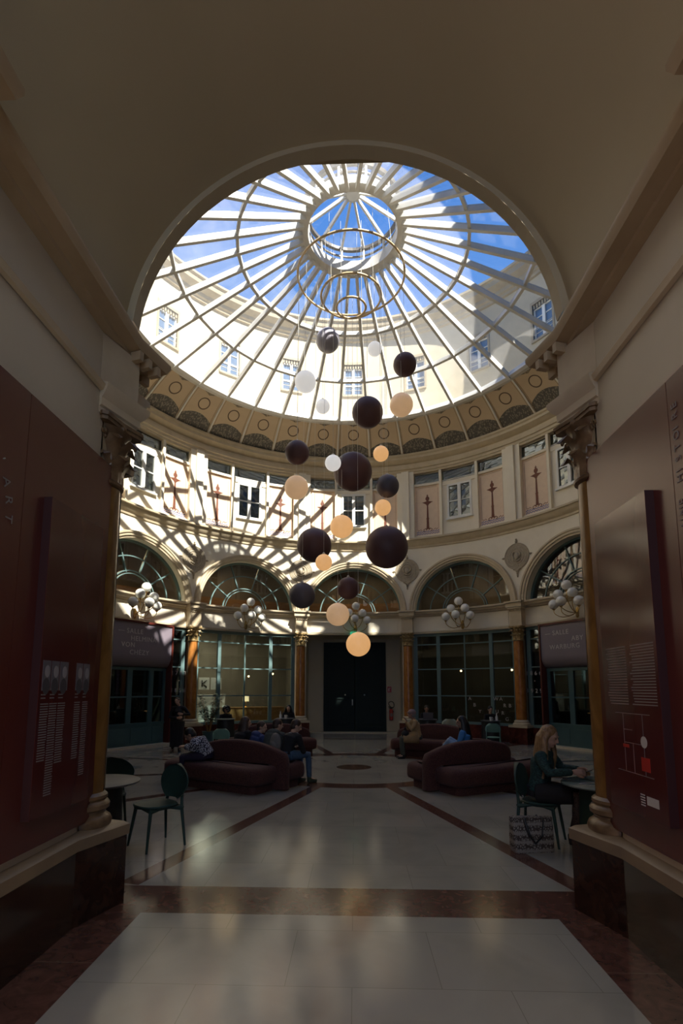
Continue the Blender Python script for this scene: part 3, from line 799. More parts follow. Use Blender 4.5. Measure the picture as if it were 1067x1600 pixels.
def capital_mesh(bm, r, z0, h, R0=0.0):
    lathe(bm, [(r*1.02, z0-0.03), (r*1.14, z0-0.02), (r*1.16, z0), (r*1.02, z0+0.02), (r*0.98, z0+h*0.5), (r*1.10, z0+h*0.78), (r*1.38, z0+h*0.88)], n=20)
    for k in range(8): leaf(bm, 2*pi*k/8, r*0.98, z0+0.01, h*0.42, r*0.72, r*0.55)
    for k in range(8): leaf(bm, 2*pi*(k+0.5)/8, r*1.0, z0+h*0.25, h*0.50, r*0.72, r*0.70)
    for k in range(4):
        a = pi/4+k*pi/2; d = r*1.62
        for s in (-1, 1):
            pts = []
            for j in range(14):
                t = j/13; an = t*3.6*pi/2; rr = r*0.26*(1-t*0.72)
                pts.append((d*cos(a)+(-sin(a))*s*r*0.07+cos(a)*rr*cos(an)*0.9-cos(a)*r*0.26, d*sin(a)+cos(a)*s*r*0.07+sin(a)*rr*cos(an)*0.9-sin(a)*r*0.26, z0+h*0.70+rr*sin(an)))
            tube(bm, pts, r*0.075, 6)
        ell(bm, (r*1.28*cos(k*pi/2), r*1.28*sin(k*pi/2), z0+h*0.90), r*0.16, nu=8, nv=6)
    # concave abacus
    P = []
    for k in range(4):
        a = pi/4+k*pi/2
        P.append((r*1.95*cos(a-0.07), r*1.95*sin(a-0.07))); P.append((r*1.95*cos(a+0.07), r*1.95*sin(a+0.07)))
        for t in (0.25, 0.5, 0.75):
            b_ = a+t*pi/2; rr = r*(1.95-0.62*sin(pi*t)); P.append((rr*cos(b_), rr*sin(b_)))
    for (za, zb, sc_) in ((z0+h*0.88, z0+h*0.94, 0.95), (z0+h*0.94, z0+h, 1.0)):
        lo = [bm.verts.new((x*sc_, y*sc_, za)) for x, y in P]; hi = [bm.verts.new((x*sc_, y*sc_, zb)) for x, y in P]
        for i in range(len(P)): quad(bm, lo[i], lo[(i+1) % len(P)], hi[(i+1) % len(P)], hi[i])
        bm.faces.new(lo); bm.faces.new(hi)
def column(az, label, group=None):
    a = radians(az); t = thing('marble_column', label, 'column', (6.86*sin(a), 6.86*cos(a), 0), -a, group)
    bm = B(); box(bm, 0, 0.05, 0.24, 0.56, 0.56, 0.48); obj('pedestal', bm, 'red_marble', t)
    bm = B(); box(bm, 0, 0.05, 0.515, 0.60, 0.60, 0.07); lathe(bm, [(0.25, 0.55), (0.25, 0.59), (0.225, 0.61), (0.20, 0.63), (0.215, 0.65), (0.20, 0.68), (0.165, 0.70)], n=28)
    obj('base', bm, 'cream_trim', t, smooth=35)
    bm = B(); lathe(bm, [(0.155, 0.68), (0.158, 1.4), (0.150, 2.4), (0.142, 3.08)], n=28); obj('shaft', bm, 'orange_marble', t, smooth=35)
    bm = B(); capital_mesh(bm, 0.142, 3.08, 0.42); obj('capital', bm, 'gold_capital', t, smooth=40)
    bm = B(); box(bm, 0, 0.10, 3.77, 0.38, 0.42, 0.54); box(bm, 0, 0.09, 3.53, 0.42, 0.46, 0.05)
    for k in range(7): box(bm, -0.18+0.06*k, -0.125, 3.99, 0.032, 0.05, 0.05)
    box(bm, 0, 0.08, 4.05, 0.46, 0.52, 0.05); box(bm, 0, 0.07, 4.16, 0.52, 0.58, 0.17); box(bm, 0, 0.05, 4.235, 0.58, 0.64, 0.05)
    obj('impost_block', bm, 'cream_trim', t)
    return t
column(-15.5, 'orange marble column with gilt capital immediately left of the tall dark door')
column(15.5, 'orange marble column with gilt capital immediately right of the tall dark door')
column(-46.5, 'orange marble column behind the standing woman in black, left of the back left cafe front')
column(46.5, 'orange marble column between the back right cafe front and the right room sign')
column(-77.5, 'orange marble column hidden at the left beyond the left room sign')
column(77.5, 'orange marble column hidden at the right beyond the right room sign')
def near_column(s, label):
    t = thing('marble_column', label, 'column', (XC+s*2.005, -7.0, 0))
    bm = B(); lathe(bm, [(0.205, 0.585), (0.222, 0.60), (0.228, 0.63), (0.215, 0.66), (0.195, 0.675), (0.180, 0.69), (0.182, 0.71), (0.205, 0.725), (0.208, 0.755), (0.195, 0.775), (0.178, 0.785), (0.190, 0.80), (0.188, 0.82), (0.165, 0.84)], n=40)
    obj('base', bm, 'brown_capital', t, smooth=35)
    bm = B(); lathe(bm, [(0.160, 0.83), (0.165, 1.6), (0.156, 3.22)], n=40); obj('shaft', bm, 'shaded_marble', t, smooth=35)
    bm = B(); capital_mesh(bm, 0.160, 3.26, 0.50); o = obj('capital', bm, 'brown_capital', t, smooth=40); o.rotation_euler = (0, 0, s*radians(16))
near_column(-1, 'marble column with brown leafy capital at the left mouth of the passage')
near_column(1, 'marble column with brown leafy capital at the right mouth of the passage')

# ============================================================ SHOPFRONTS
for az in (-31, 31, -62, 62):
    M = CM(az); wr = srt('window_%d' % wn_i); wn_i += 1
    hx = 1.72; d0, d1 = 0.02, 0.12
    bm = B()
    zb = 0.48
    for x in (-hx, hx): lbox(bm, M, min(x, x-math.copysign(0.12, x)), max(x, x-math.copysign(0.12, x)), d0, d1, zb, 3.47)
    lbox(bm, M, -hx, hx, d0, d1, 3.38, 3.47); lbox(bm, M, -hx, hx, d0-0.03, d1, zb, 0.56)
    xs = (-0.885, 0.885) if abs(az) < 40 else ((-1.22, 1.22))
    for x in xs: lbox(bm, M, x-0.055, x+0.055, d0, d1, zb, 3.47)
    if abs(az) < 40: lbox(bm, M, -0.02, 0.02, d0+0.02, d1-0.02, zb, 3.47)
    for z in (3.10, 2.26, 1.38): lbox(bm, M, -hx, hx, d0+0.02, d1-0.02, z-0.018, z+0.018)
    obj('window_frame', bm, 'teal', wr)
    bm = B(); lbox(bm, M, -hx, hx, 0.068, 0.072, zb, 3.44); obj('pane', bm, 'shop_glass', wr)
    if abs(az) > 40:
        bm = B(); csweep(bm, [(7.0, 0), (7.0, 0.48), (7.25, 0.48), (7.25, 0)], az-15.5, az-8.0, 6); csweep(bm, [(7.0, 0), (7.0, 0.48), (7.25, 0.48), (7.25, 0)], az+8.0, az+15.5, 6)
        struct('baseboard_bay', bm, 'red_marble')
def FM(az, r=7.0):
    a = radians(az); er = Vector((sin(a), cos(a), 0)); et = Vector((cos(a), -sin(a), 0))
    return lambda x, d, z: er*(r+d)+et*x+Vector((0, 0, z))
def fbox(bm, M, x0, x1, d0, d1, z0, z1): lbox(bm, M, x0, x1, d0, d1, z0, z1, n=1)
def glyphs(parent, name, s, az, x, z, size, d, m='letter', spacing=1.0, r=7.0):
    a = radians(az); M = FM(az, r)
    return text(name, s, size, m, parent, face_mx(M(x, d, z), (cos(a), -sin(a), 0), (0, 0, 1)), thick=0.003, spacing=spacing)
# lettering on the glass
letters = thing('window_lettering', 'pale letters scattered over the lower panes of the back right cafe front', 'lettering', FM(31)(0, 0, 1.2))
def onwin(s, az, z, size, parent):
    a = radians(az); p = Vector((6.99*sin(a), 6.99*cos(a), z))
    o = text('letter', s, size, 'letter', parent, face_mx(p, (cos(a), -sin(a), 0), (0, 0, 1)), thick=0.002)
    o.matrix_parent_inverse = Matrix.Translation(-Vector(parent.location))
for s_, az, z in (('A', 31.8, 1.25), ('B', 33.1, 1.05), ('Y', 34.5, 0.85), ('W', 38.6, 1.25), ('A', 40.2, 1.25), ('R', 41.2, 1.05), ('B', 42.6, 1.05), ('U', 39.0, 0.86), ('R', 40.6, 0.82), ('G', 41.6, 0.64)):
    onwin(s_, az, z, 0.155, letters)
for az, lines, lb in ((-49.6, ('1783', '1856'), 'white dates 1783 and 1856 on the narrow window beside the left room sign'), (49.6, ('1866', '1929'), 'white dates 1866 and 1929 on the narrow window beside the right room sign')):
    t = thing('window_lettering', lb, 'lettering', FM(az)(0, 0, 1.8))
    w = 0.155*3.6
    for k, (ln, z) in enumerate(zip(lines, (2.02, 1.50))):
        for j, ch in enumerate(ln):
            onwin(ch, az+(j-1.8)*1.15, z, 0.17, t)
    onwin('\u2022', az, 1.80, 0.14, t)

def room_sign(az, lines, lb_sign, lb_door, flip):
    M = FM(az); hx = 1.08; dd = -0.30
    t = thing('room_sign', lb_sign, 'sign', M(0, 0, 2.2))
    def P(bm, name, m, parent=t, **k):
        for v in bm.verts: v.co -= Vector(t.location)
        return obj(name, bm, m, parent, **k)
    # grey sign face that rolls back at its foot
    bm = B(); rows = []
    prof = [(dd+0.02, 3.42), (dd+0.02, 2.55)]+[(dd+0.02+0.24*(1-cos(k*pi/2/8)), 2.55-0.34*sin(k*pi/2/8)) for k in range(1, 9)]+[(-0.02, 2.21), (-0.02, 3.42)]
    for x in (-hx+0.05, hx-0.05): rows.append([bm.verts.new(M(x, d, z)) for d, z in prof])
    for k in range(len(prof)): quad(bm, rows[0][k], rows[0][(k+1) % len(prof)], rows[1][(k+1) % len(prof)], rows[1][k])
    bm.faces.new(rows[0]); bm.faces.new(rows[1])
    P(bm, 'sign_panel', 'sign_grey', smooth=25)
    bm = B(); fbox(bm, M, -hx, hx, dd-0.01, 0.02, 3.42, 3.48)
    for s in (-1, 1):
        x0, x1 = sorted((s*hx, s*(hx-0.05))); fbox(bm, M, x0, x1, dd-0.01, 0.02, 0.0, 3.48)
        x0, x1 = sorted((s*(hx+0.12), s*hx)); fbox(bm, M, x0, x1, -0.06, 0.02, 0.0, 3.48)
    P(bm, 'sign_frame', 'red_panel')
    a = radians(az)
    for k, (s_, x, z) in enumerate(lines):
        o = text('lettering', s_, 0.185, 'letter_sign', t, face_mx(M(x, dd+0.018, z)-Vector(t.location), (cos(a), -sin(a), 0), (0, 0, 1)), thick=0.003, spacing=1.15)
    # the door below
    d = srt('door_%d' % (1 if az < 0 else 2), M(0, 0, 0))
    def Q(bm, name, m, **k):
        for v in bm.verts: v.co -= Vector(d.location)
        return obj(name, bm, m, d, **k)
    bm = B(); y0, y1 = -0.10, -0.03
    W_ = hx-0.06
    fbox(bm, M, -W_, W_, y0-0.01, y1, 2.12, 2.20); fbox(bm, M, -W_, W_, y0, y1, 0.0, 0.62)
    for x in (-W_, -0.30, 0.42, W_-0.10): fbox(bm, M, x, x+0.10+(0.06 if abs(x) < 0.5 else 0), y0, y1, 0.62, 2.12)
    fbox(bm, M, -W_, W_, y0+0.01, y1, 1.36, 1.40)
    fbox(bm, M, -W_, W_, y0-0.02, y1, 0.60, 0.66)
    for x0, x1 in ((-W_+0.12, -0.34), (-0.12, 0.40), (0.60, W_-0.12)):
        fbox(bm, M, x0, x1, y0-0.015, y0, 0.12, 0.52)
    Q(bm, 'door_leaf', 'teal_door')
    bm = B(); fbox(bm, M, -W_, W_, -0.066, -0.062, 0.62, 2.12); Q(bm, 'pane', 'shop_glass')
    bm = B(); p0 = M(0.36, -0.13, 0.95); tube(bm, [M(0.36, -0.10, 0.98), p0, M(0.36, -0.14, 0.98), M(0.28, -0.14, 0.98)], 0.012, 6); Q(bm, 'door_handle', 'brass')
    bm = B(); fbox(bm, M, -hx-0.1, hx+0.1, -0.34, 0.05, 0.0, 0.05); struct('trim_step', bm, 'corridor_wall')
room_sign(-61.6, [('\u2014', -0.80, 3.12), ('SALLE', -0.54, 3.12), ('HELMINA', -0.40, 2.92), ('VON', -0.69, 2.74), ('CH\u00c9ZY', -0.42, 2.54)],
          'grey room sign reading SALLE HELMINA VON CHEZY over the left door', 'left', 0)
room_sign(61.6, [('\u2014', -0.86, 3.12), ('SALLE', -0.60, 3.12), ('ABY', 0.02, 2.92), ('WARBURG', -0.72, 2.72)],
          'grey room sign reading SALLE ABY WARBURG over the right door', 'right', 0)

# ------------------------------------------------------------ recess with the tall dark door
bm = B()
wallbox(bm, -1.95, -1.16, 8.55, 8.75, 0, 3.6); wallbox(bm, 1.20, 1.95, 8.55, 8.75, 0, 3.6); wallbox(bm, -1.2, 1.25, 8.55, 8.75, 3.36, 3.6)
for s in (-1, 1):
    wallbox(bm, *sorted((s*1.74, s*1.90)), 6.75, 8.6, 0, 3.6)
    wallbox(bm, *sorted((s*1.66, s*1.76)), 6.72, 6.84, 0, 3.47)
wallbox(bm, -1.9, 1.9, 7.1, 8.7, 3.47, 3.6)
struct('wall_recess', bm, 'corridor_wall')
d3 = srt('door_3', (0.02, 8.55, 0))
bm = B()
for s in (-1, 1):
    x0, x1 = sorted((s*0.01, s*1.17)); wallbox(bm, x0, x1, -0.04, 0.04, 0.02, 3.35)
    cx = s*0.60
    for (a0, a1, b0, b1) in ((-0.40, 0.40, 0.28, 0.34), (-0.40, 0.40, 1.22, 1.28), (-0.40, -0.35, 0.28, 1.28), (0.35, 0.40, 0.28, 1.28), (-0.46, 0.46, 0.16, 0.20), (-0.46, 0.46, 1.44, 1.50), (-0.40, 0.40, 1.70, 1.73), (-0.40, 0.40, 3.1, 3.13), (-0.40, -0.37, 1.7, 3.13), (0.37, 0.40, 1.7, 3.13)):
        wallbox(bm, cx+a0, cx+a1, -0.065, -0.04, b0, b1)
obj('door_leaf', bm, 'dark_door', d3)
bm = B()
for x in (-0.36, 0.36): ell(bm, (x, -0.09, 1.38), 0.03, nu=10, nv=6)
for x in (-0.09, ): box(bm, x, -0.06, 1.1, 0.03, 0.04, 0.22)
obj('door_handle', bm, 'white_paint', d3)
bm = B(); wallbox(bm, -1.9, 1.9, 8.1, 8.6, 0.0, 0.03); struct('trim_threshold', bm, 'corridor_wall')
t = thing('fire_extinguisher', 'red fire extinguisher on the wall right of the tall dark door', 'fire extinguisher', (1.37, 8.42, 0.45))
bm = B(); lathe(bm, [(0.05, 0), (0.075, 0.02), (0.075, 0.34), (0.055, 0.40), (0.02, 0.43), (0.02, 0.46)], n=16); obj('cylinder', bm, 'red_paint', t, smooth=35)
bm = B(); box(bm, 0.02, 0, 0.47, 0.12, 0.03, 0.03); tube(bm, [(0.03, 0, 0.47)]+[(0.0+0.11*sin(k*pi/8), -0.02, 0.56+0.13*-cos(k*pi/8)) for k in range(-3, 12)]+[(0.09, -0.02, 0.3)], 0.014, 6); obj('hose', bm, 'black', t, smooth=40)
bm = B(); box(bm, 0, -0.077, 0.2, 0.09, 0.004, 0.12); obj('instruction_label', bm, 'letter_dim', t)
t = thing('safety_sign', 'small red extinguisher notice on the wall above the fire extinguisher', 'sign', (1.32, 8.54, 1.58))
bm = B(); box(bm, 0, 0, 0, 0.15, 0.012, 0.22); obj('plate', bm, 'red_paint', t)
bm = B(); box(bm, -0.02, -0.008, -0.01, 0.035, 0.006, 0.12); box(bm, 0.02, -0.008, 0.05, 0.05, 0.006, 0.02); obj('pictogram', bm, 'white', t)
t = thing('exit_sign', 'small green emergency exit sign on the beam over the tall dark door', 'sign', (0.02, 6.86, 3.50))
bm = B(); box(bm, 0, 0, 0, 0.30, 0.06, 0.15); obj('housing', bm, 'exit_green', t)
bm = B(); box(bm, 0.07, -0.033, 0.0, 0.05, 0.006, 0.10); box(bm, -0.02, -0.033, 0.0, 0.07, 0.006, 0.025); box(bm, -0.065, -0.033, 0.02, 0.02, 0.006, 0.06, ); ell(bm, (-0.05, -0.034, 0.05), (0.012, 0.004, 0.012), nu=8, nv=6); box(bm, -0.10, -0.033, -0.02, 0.05, 0.006, 0.02)
obj('pictogram', bm, 'white', t)

# ------------------------------------------------------------ medallions in the spandrels
MED = {-46.5: 'left of the back left arch', -15.5: 'left of the central arch', 15.5: 'right of the central arch', 46.5: 'right of the back right arch'}
for az, w in MED.items():
    M = FM(az, 6.985)
    t = thing('plaster_medallion', 'round moulded plaster medallion with pendant tail in the spandrel ' + w, 'medallion', M(0, 0, 5.71))
    bm = B()
    def mring(r, tr_): tube(bm, [Vector((r*cos(a*pi/16), 0, r*sin(a*pi/16))) for a in range(32)], tr_, 6, closed=True)
    mring(0.40, 0.018); mring(0.355, 0.014); mring(0.235, 0.022)
    for k in range(28):
        a = 2*pi*k/28; ell(bm, (0.30*cos(a), 0, 0.30*sin(a)), (0.028, 0.02, 0.028), nu=6, nv=4)
    rows = []
    lathe_rows = [(0.40, 0.0), (0.34, -0.012), (0.25, -0.012), (0.22, 0.0)]
    cvs = [bm.verts.new((0.39*cos(2*pi*k/40), -0.006, 0.39*sin(2*pi*k/40))) for k in range(40)]; bm.faces.new(cvs)
    for sx in (-1, 1):
        pts = [(sx*0.08, -0.03, -0.05), (sx*0.13, -0.03, 0.02), (sx*0.12, -0.03, 0.10), (sx*0.07, -0.03, 0.15)]; tube(bm, pts, [0.03, 0.025, 0.02, 0.012], 6)
    ell(bm, (0, -0.02, 0.0), (0.09, 0.03, 0.11), nu=10, nv=8)
    for k in range(5): ell(bm, (-0.1+0.05*k, -0.02, -0.12-0.02*(2-abs(k-2))), (0.035, 0.025, 0.03), nu=6, nv=4)
    for (x, z, r) in ((0, 0.46, 0.045), (0, 0.53, 0.03), (0.45, 0.0, 0.035), (-0.45, 0.0, 0.035), (0.49, 0.0, 0.02), (-0.49, 0, 0.02), (0, -0.46, 0.06), (0.05, -0.42, 0.045), (-0.05, -0.42, 0.045), (0.10, -0.40, 0.04), (-0.10, -0.40, 0.04), (0, -0.54, 0.04), (0, -0.60, 0.03), (0, -0.65, 0.022)):
        ell(bm, (x, -0.005, z), (r, 0.03, r), nu=8, nv=6)
    mx = face_mx((0, 0, 0), (cos(radians(az)), -sin(radians(az)), 0), (0, 0, 1))
    # local x = tangent, local -y = towards the hall
    a = radians(az)
    for v in bm.verts:
        x, y, z = v.co; v.co = Vector((cos(a)*x+sin(a)*y, -sin(a)*x+cos(a)*y, z))
    obj('relief', bm, 'medallion', t, smooth=40)
# ------------------------------------------------------------ painted panels of the attic
def painted_panel(az, x0, x1, label):
    M = CM(az); t = thing('painted_panel', label, 'painted panel', M((x0+x1)/2, 0, 6.93))
    def P(bm, name, m):
        for v in bm.verts: v.co -= Vector(t.location)
        return obj(name, bm, m, t)
    bm = B(); lbox(bm, M, x0, x1, 0.012, 0.03, 6.93, 8.72); P(bm, 'ground', 'panel_pink')
    cx = (x0+x1)/2; D0, D1 = 0.006, 0.013
    sil = [(7.14, .06), (7.17, .055), (7.18, .035), (7.22, .04), (7.24, .034), (7.50, .030), (7.52, .042), (7.54, .030), (7.56, .026), (8.00, .018), (8.01, .032), (8.03, .030), (8.05, .05), (8.09, .10), (8.12, .15), (8.13, .10), (8.15, .03), (8.18, .025), (8.21, .05), (8.27, .052), (8.31, .03), (8.33, .012), (8.35, .03), (8.37, .01), (8.40, .008)]
    bm = B(); prev = None
    for z, w in sil:
        row = [bm.verts.new(M(cx+x, d, z)) for x, d in ((-w*1.3, D0), (w*1.3, D0), (w*1.3, D1), (-w*1.3, D1))]
        if prev: [quad(bm, prev[k], prev[(k+1) % 4], row[(k+1) % 4], row[k]) for k in range(4)]
        prev = row
    for s in (-1, 1):
        tube(bm, [M(cx+s*q, D0+0.004, z) for q, z in ((0.03, 7.10), (0.09, 7.17), (0.15, 7.13), (0.14, 7.07), (0.10, 7.08))], 0.012, 5)
        tube(bm, [M(cx+s*q, D0+0.004, z) for q, z in ((0.20, 7.10), (0.26, 7.15), (0.30, 7.11), (0.36, 7.14))], 0.008, 5)
    P(bm, 'painted_candelabrum', 'painted_brown')
    bm = B()
    for i in range(9):
        for j in range(2):
            xx = x0+0.05+(x1-x0-0.1)*i/9; ww = (x1-x0-0.1)/9
            lbox(bm, M, xx+0.005, xx+ww*0.40, D0, D1, 6.955+0.07*j, 6.99+0.07*j, n=1); lbox(bm, M, xx+ww*0.5, xx+ww*0.90, D0, D1, 6.975+0.07*j, 7.015+0.07*j, n=1)
    P(bm, 'painted_key_border', 'painted_blue')
    bm = B()
    for xa, xb, za, zb in ((x0+0.07, x0+0.078, 7.15, 8.60), (x1-0.078, x1-0.07, 7.15, 8.60), (x0+0.12, x1-0.12, 8.65, 8.658)): lbox(bm, M, xa, xb, D0, D1, za, zb)
    P(bm, 'painted_line', 'painted_line')
pw = radians(13.0)*R; sw = radians(5.6)*R
WN = {0: 'the window above the tall dark door', -31: 'the window above the back left cafe front', 31: 'the window above the back right cafe front', -62: 'the window above the left room sign', 62: 'the window above the right room sign'}
for az in VIS:
    painted_panel(az, -pw, -sw, 'pink painted panel left of ' + WN[az])
    painted_panel(az, sw, pw, 'pink painted panel right of ' + WN[az])

# ------------------------------------------------------------ wall lamps
def wall_lamp(az, label):
    a = radians(az); t = thing('wall_lamp', label, 'wall lamp', FM(az, 6.98)(0, 0, 3.72), -a, 'six-globe brass wall lamps')
    bm = B(); lathe(bm, [(0.02, -0.16), (0.05, -0.12), (0.06, 0.0), (0.04, 0.10), (0.02, 0.14)], n=14, sy=0.5); obj('backplate', bm, 'brass', t, smooth=35)
    for x, y, z in ((0.02, -0.40, 0.72), (-0.22, -0.46, 0.49), (0.25, -0.46, 0.47), (-0.42, -0.42, 0.24), (-0.02, -0.60, 0.26), (0.40, -0.42, 0.23)):
        bm = B(); pts = []
        for k in range(11):
            q = k/10
            pts.append((x*min(1, q*1.15)**1.0, -0.03+(y+0.03)*min(1, q*1.3), (z-0.16)*q**1.4-0.16*sin(pi*q)*(1 if z < 0.4 else 0.5)))
        tube(bm, pts, 0.011, 6); lathe(bm, [(0.012, z-0.17), (0.045, z-0.145), (0.05, z-0.12)], c=(x, y, 0), n=12)
        arm = obj('arm', bm, 'brass', t, smooth=40)
        bm = B(); ell(bm, (x, y, z), 0.138, nu=24, nv=14); obj('globe', bm, 'opal', arm, smooth=True)
    return t
wall_lamp(0.4, 'brass wall lamp with six opal globes over the tall dark door')
wall_lamp(-31.2, 'brass wall lamp with six opal globes over the back left cafe front')
wall_lamp(30.9, 'brass wall lamp with six opal globes over the back right cafe front')
wall_lamp(-62.5, 'brass wall lamp with six opal globes over the left room sign')
wall_lamp(62.0, 'brass wall lamp with six opal globes over the right room sign')

# ============================================================ PENDANTS
RZ = [(1.25, 11.22, 'large'), (0.70, 10.70, 'middle'), (0.34, 10.42, 'small')]
for r, z, w in RZ:
    t = thing('brass_ring', 'the %s of the three hanging brass rings under the oculus' % {'large': 'largest', 'middle': 'middle-sized', 'small': 'smallest'}[w], 'hanging ring', (-0.04, 0, z))
    bm = B(); tube(bm, [(r*cos(k*pi/32), r*sin(k*pi/32), 0) for k in range(64)], 0.026, 8, closed=True); obj('hoop', bm, 'pendant_brass', t, smooth=True)
    bm = B()
    for k in range(4):
        a = pi/4+k*pi/2; tube(bm, [(r*cos(a), r*sin(a), 0.02), (r*cos(a)*min(1, 1.13/r), r*sin(a)*min(1, 1.13/r), (12.40 if r > 1 else 12.45)-z)], 0.004, 4)
    obj('suspension_wire', bm, 'wire', t)
BALLS = [
    (-0.64, 1.10, 10.41, 0.300, 'slate_sunlit', 0, 'highest globe, grey and sunlit, just under the brass rings'),
    (0.48, -0.47, 9.04, 0.155, 'pearl', 1, 'highest small white globe, right of the highest grey globe'),
    (1.14, -0.43, 8.68, 0.254, 'plum', 0, 'highest plum globe, hanging at the right, half sunlit'),
    (-1.01, -0.79, 8.09, 0.224, 'pearl', 0, 'white globe hanging highest on the left side'),
    (0.31, -0.61, 7.47, 0.329, 'plum', 1, 'large plum globe with a bright sunlit patch, right of centre in the upper cluster'),
    (-0.67, -0.30, 7.81, 0.156, 'pearl', 1, 'small white globe hanging left of the large sunlit plum globe'),
    (1.03, -0.65, 7.61, 0.246, 'amber_dim', 0, 'pale peach globe touching the right of the large sunlit plum globe'),
    (-1.21, -0.43, 6.68, 0.262, 'plum', 0, 'dark plum globe in front of the cornice at the far left'),
    (0.56, -1.10, 6.31, 0.155, 'amber', 0, 'small lit amber globe, topmost of the lit ones, in front of the cornice'),
    (-0.40, -1.20, 6.08, 0.160, 'pearl', 0, 'small white globe touching the left of the big central plum globe'),
    (-0.01, -0.34, 6.27, 0.416, 'plum', 2, 'big dark plum globe in the very centre of the cluster'),
    (0.69, -1.02, 5.66, 0.233, 'slate', 0, 'slate grey globe right below the big central plum globe'),
    (-1.22, -0.41, 5.90, 0.254, 'amber_dim', 0, 'pale peach globe at the far left below the dark plum one'),
    (0.59, -1.08, 5.19, 0.160, 'amber', 0, 'small lit amber globe hanging above the biggest lower plum globe'),
    (-0.24, -0.67, 4.94, 0.238, 'amber', 1, 'medium lit amber globe over the lower cornice, left of centre'),
    (-0.93, 0.88, 4.99, 0.409, 'plum', 0, 'large dark plum globe at the lower left, in front of the lower cornice'),
    (0.66, -1.04, 4.39, 0.419, 'plum', 0, 'largest dark plum globe, low on the right beside a medallion'),
    (-0.58, -1.13, 4.07, 0.163, 'amber', 0, 'small lit amber globe just below the large lower left plum globe'),
    (-1.17, 0.53, 3.72, 0.298, 'slate', 0, 'slate grey globe at the lower far left in front of the spandrel'),
    (-0.11, -0.33, 3.71, 0.236, 'plum', 2, 'lowest plum globe, in front of the central arched window'),
    (-0.32, -0.64, 3.11, 0.234, 'amber_dim', 1, 'lit peach globe just left of the wall lamp over the dark door'),
    (0.09, -1.24, 2.45, 0.231, 'amber', 0, 'lowest lit peach globe, in front of the tall dark door'),
]
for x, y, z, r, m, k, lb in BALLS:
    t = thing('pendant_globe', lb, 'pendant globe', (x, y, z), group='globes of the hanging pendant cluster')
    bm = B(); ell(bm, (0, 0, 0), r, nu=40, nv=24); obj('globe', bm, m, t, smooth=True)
    bm = B(); tube(bm, [(0, 0, r-0.005), (0, 0, RZ[k][1]-z)], 0.0032, 5); lathe(bm, [(0.03, r-0.01), (0.03, r+0.02), (0.008, r+0.04)], n=10); obj('suspension_wire', bm, 'wire', t)

# ============================================================ CORRIDOR PANELS
def exhibition_wall(s, label):
    t = thing('exhibition_panel', label, 'display wall', (XC+s*1.90, -11.5, 0.66))
    bm = B()
    for y0, y1 in ((-15.9, -13.0), (-12.99, -9.82), (-9.81, -8.12), (-8.115, -7.06)):
        wallbox(bm, *sorted((0.0, -s*0.03)), y0+11.5, y1+11.5, 0.0, 2.72)
    obj('board', bm, 'red_panel', t)
    return t
exL = exhibition_wall(-1, 'tall dark red exhibition panelling on the left passage wall')
exR = exhibition_wall(1, 'tall dark red exhibition panelling on the right passage wall')
LX = XC-1.87; RX = XC+1.87
text('curved_title', ' ', 0.1, 'letter_dim', exL, Matrix.Identity(4)) if False else None
word = "HISTOIRE DE L'ART"
cyy, czz, rr = -8.78, 2.56, 0.52
for i, ch in enumerate(word):
    if ch == ' ': continue
    a = pi*0.95-i*(pi*0.95)/(len(word)-1)
    p = Vector((LX+0.004, cyy+rr*cos(a), czz+rr*sin(a)))-Vector(exL.location)
    up = Vector((0, cos(a), sin(a))); right = Vector((0, sin(a), -cos(a)))
    text('title_letter', ch, 0.085, 'letter_dim', exL, face_mx(p-right*0.03, right, up), thick=0.001)
for i, ch in enumerate('UNE HISTOIRE'):
    if ch == ' ': continue
    p = Vector((RX-0.004, -8.20-0.0*i, 2.50+0.062*i))-Vector(exR.location)
    text('title_letter', ch, 0.07, 'letter_dim', exR, face_mx(p, (0, 0, 1), (0, 1, 0)), thick=0.001)
def display_board(s, label):
    x0 = XC+s*1.90; t = thing('display_board', label, 'display board', (x0-s*0.03, -7.60, 0.85), sc=1.02)
    bm = B(); wallbox(bm, *sorted((-s*0.0, -s*0.05)), -0.315, 0.325, 0.0, 1.92); obj('backing', bm, 'board_edge', t)
    bm = B(); wallbox(bm, *sorted((-s*0.05, -s*0.053)), -0.315, 0.325, 0.0, 1.92); obj('printed_face', bm, 'red_board', t)
    return t
bl = display_board(-1, 'raised dark red text board with small portraits on the left passage wall')
br_ = display_board(1, 'raised glossy dark red board with text and floor map on the right passage wall')
def lines(bm, s, y0, y1, z0, z1, n, cut=0.0):
    for k in range(n):
        z = z1-(z1-z0)*k/max(1, n-1); e = random.random()*0.12*(y1-y0)
        wallbox(bm, *sorted((-s*0.0535, -s*0.0545)), y0, y1-e, z-0.0035, z+0.0035)
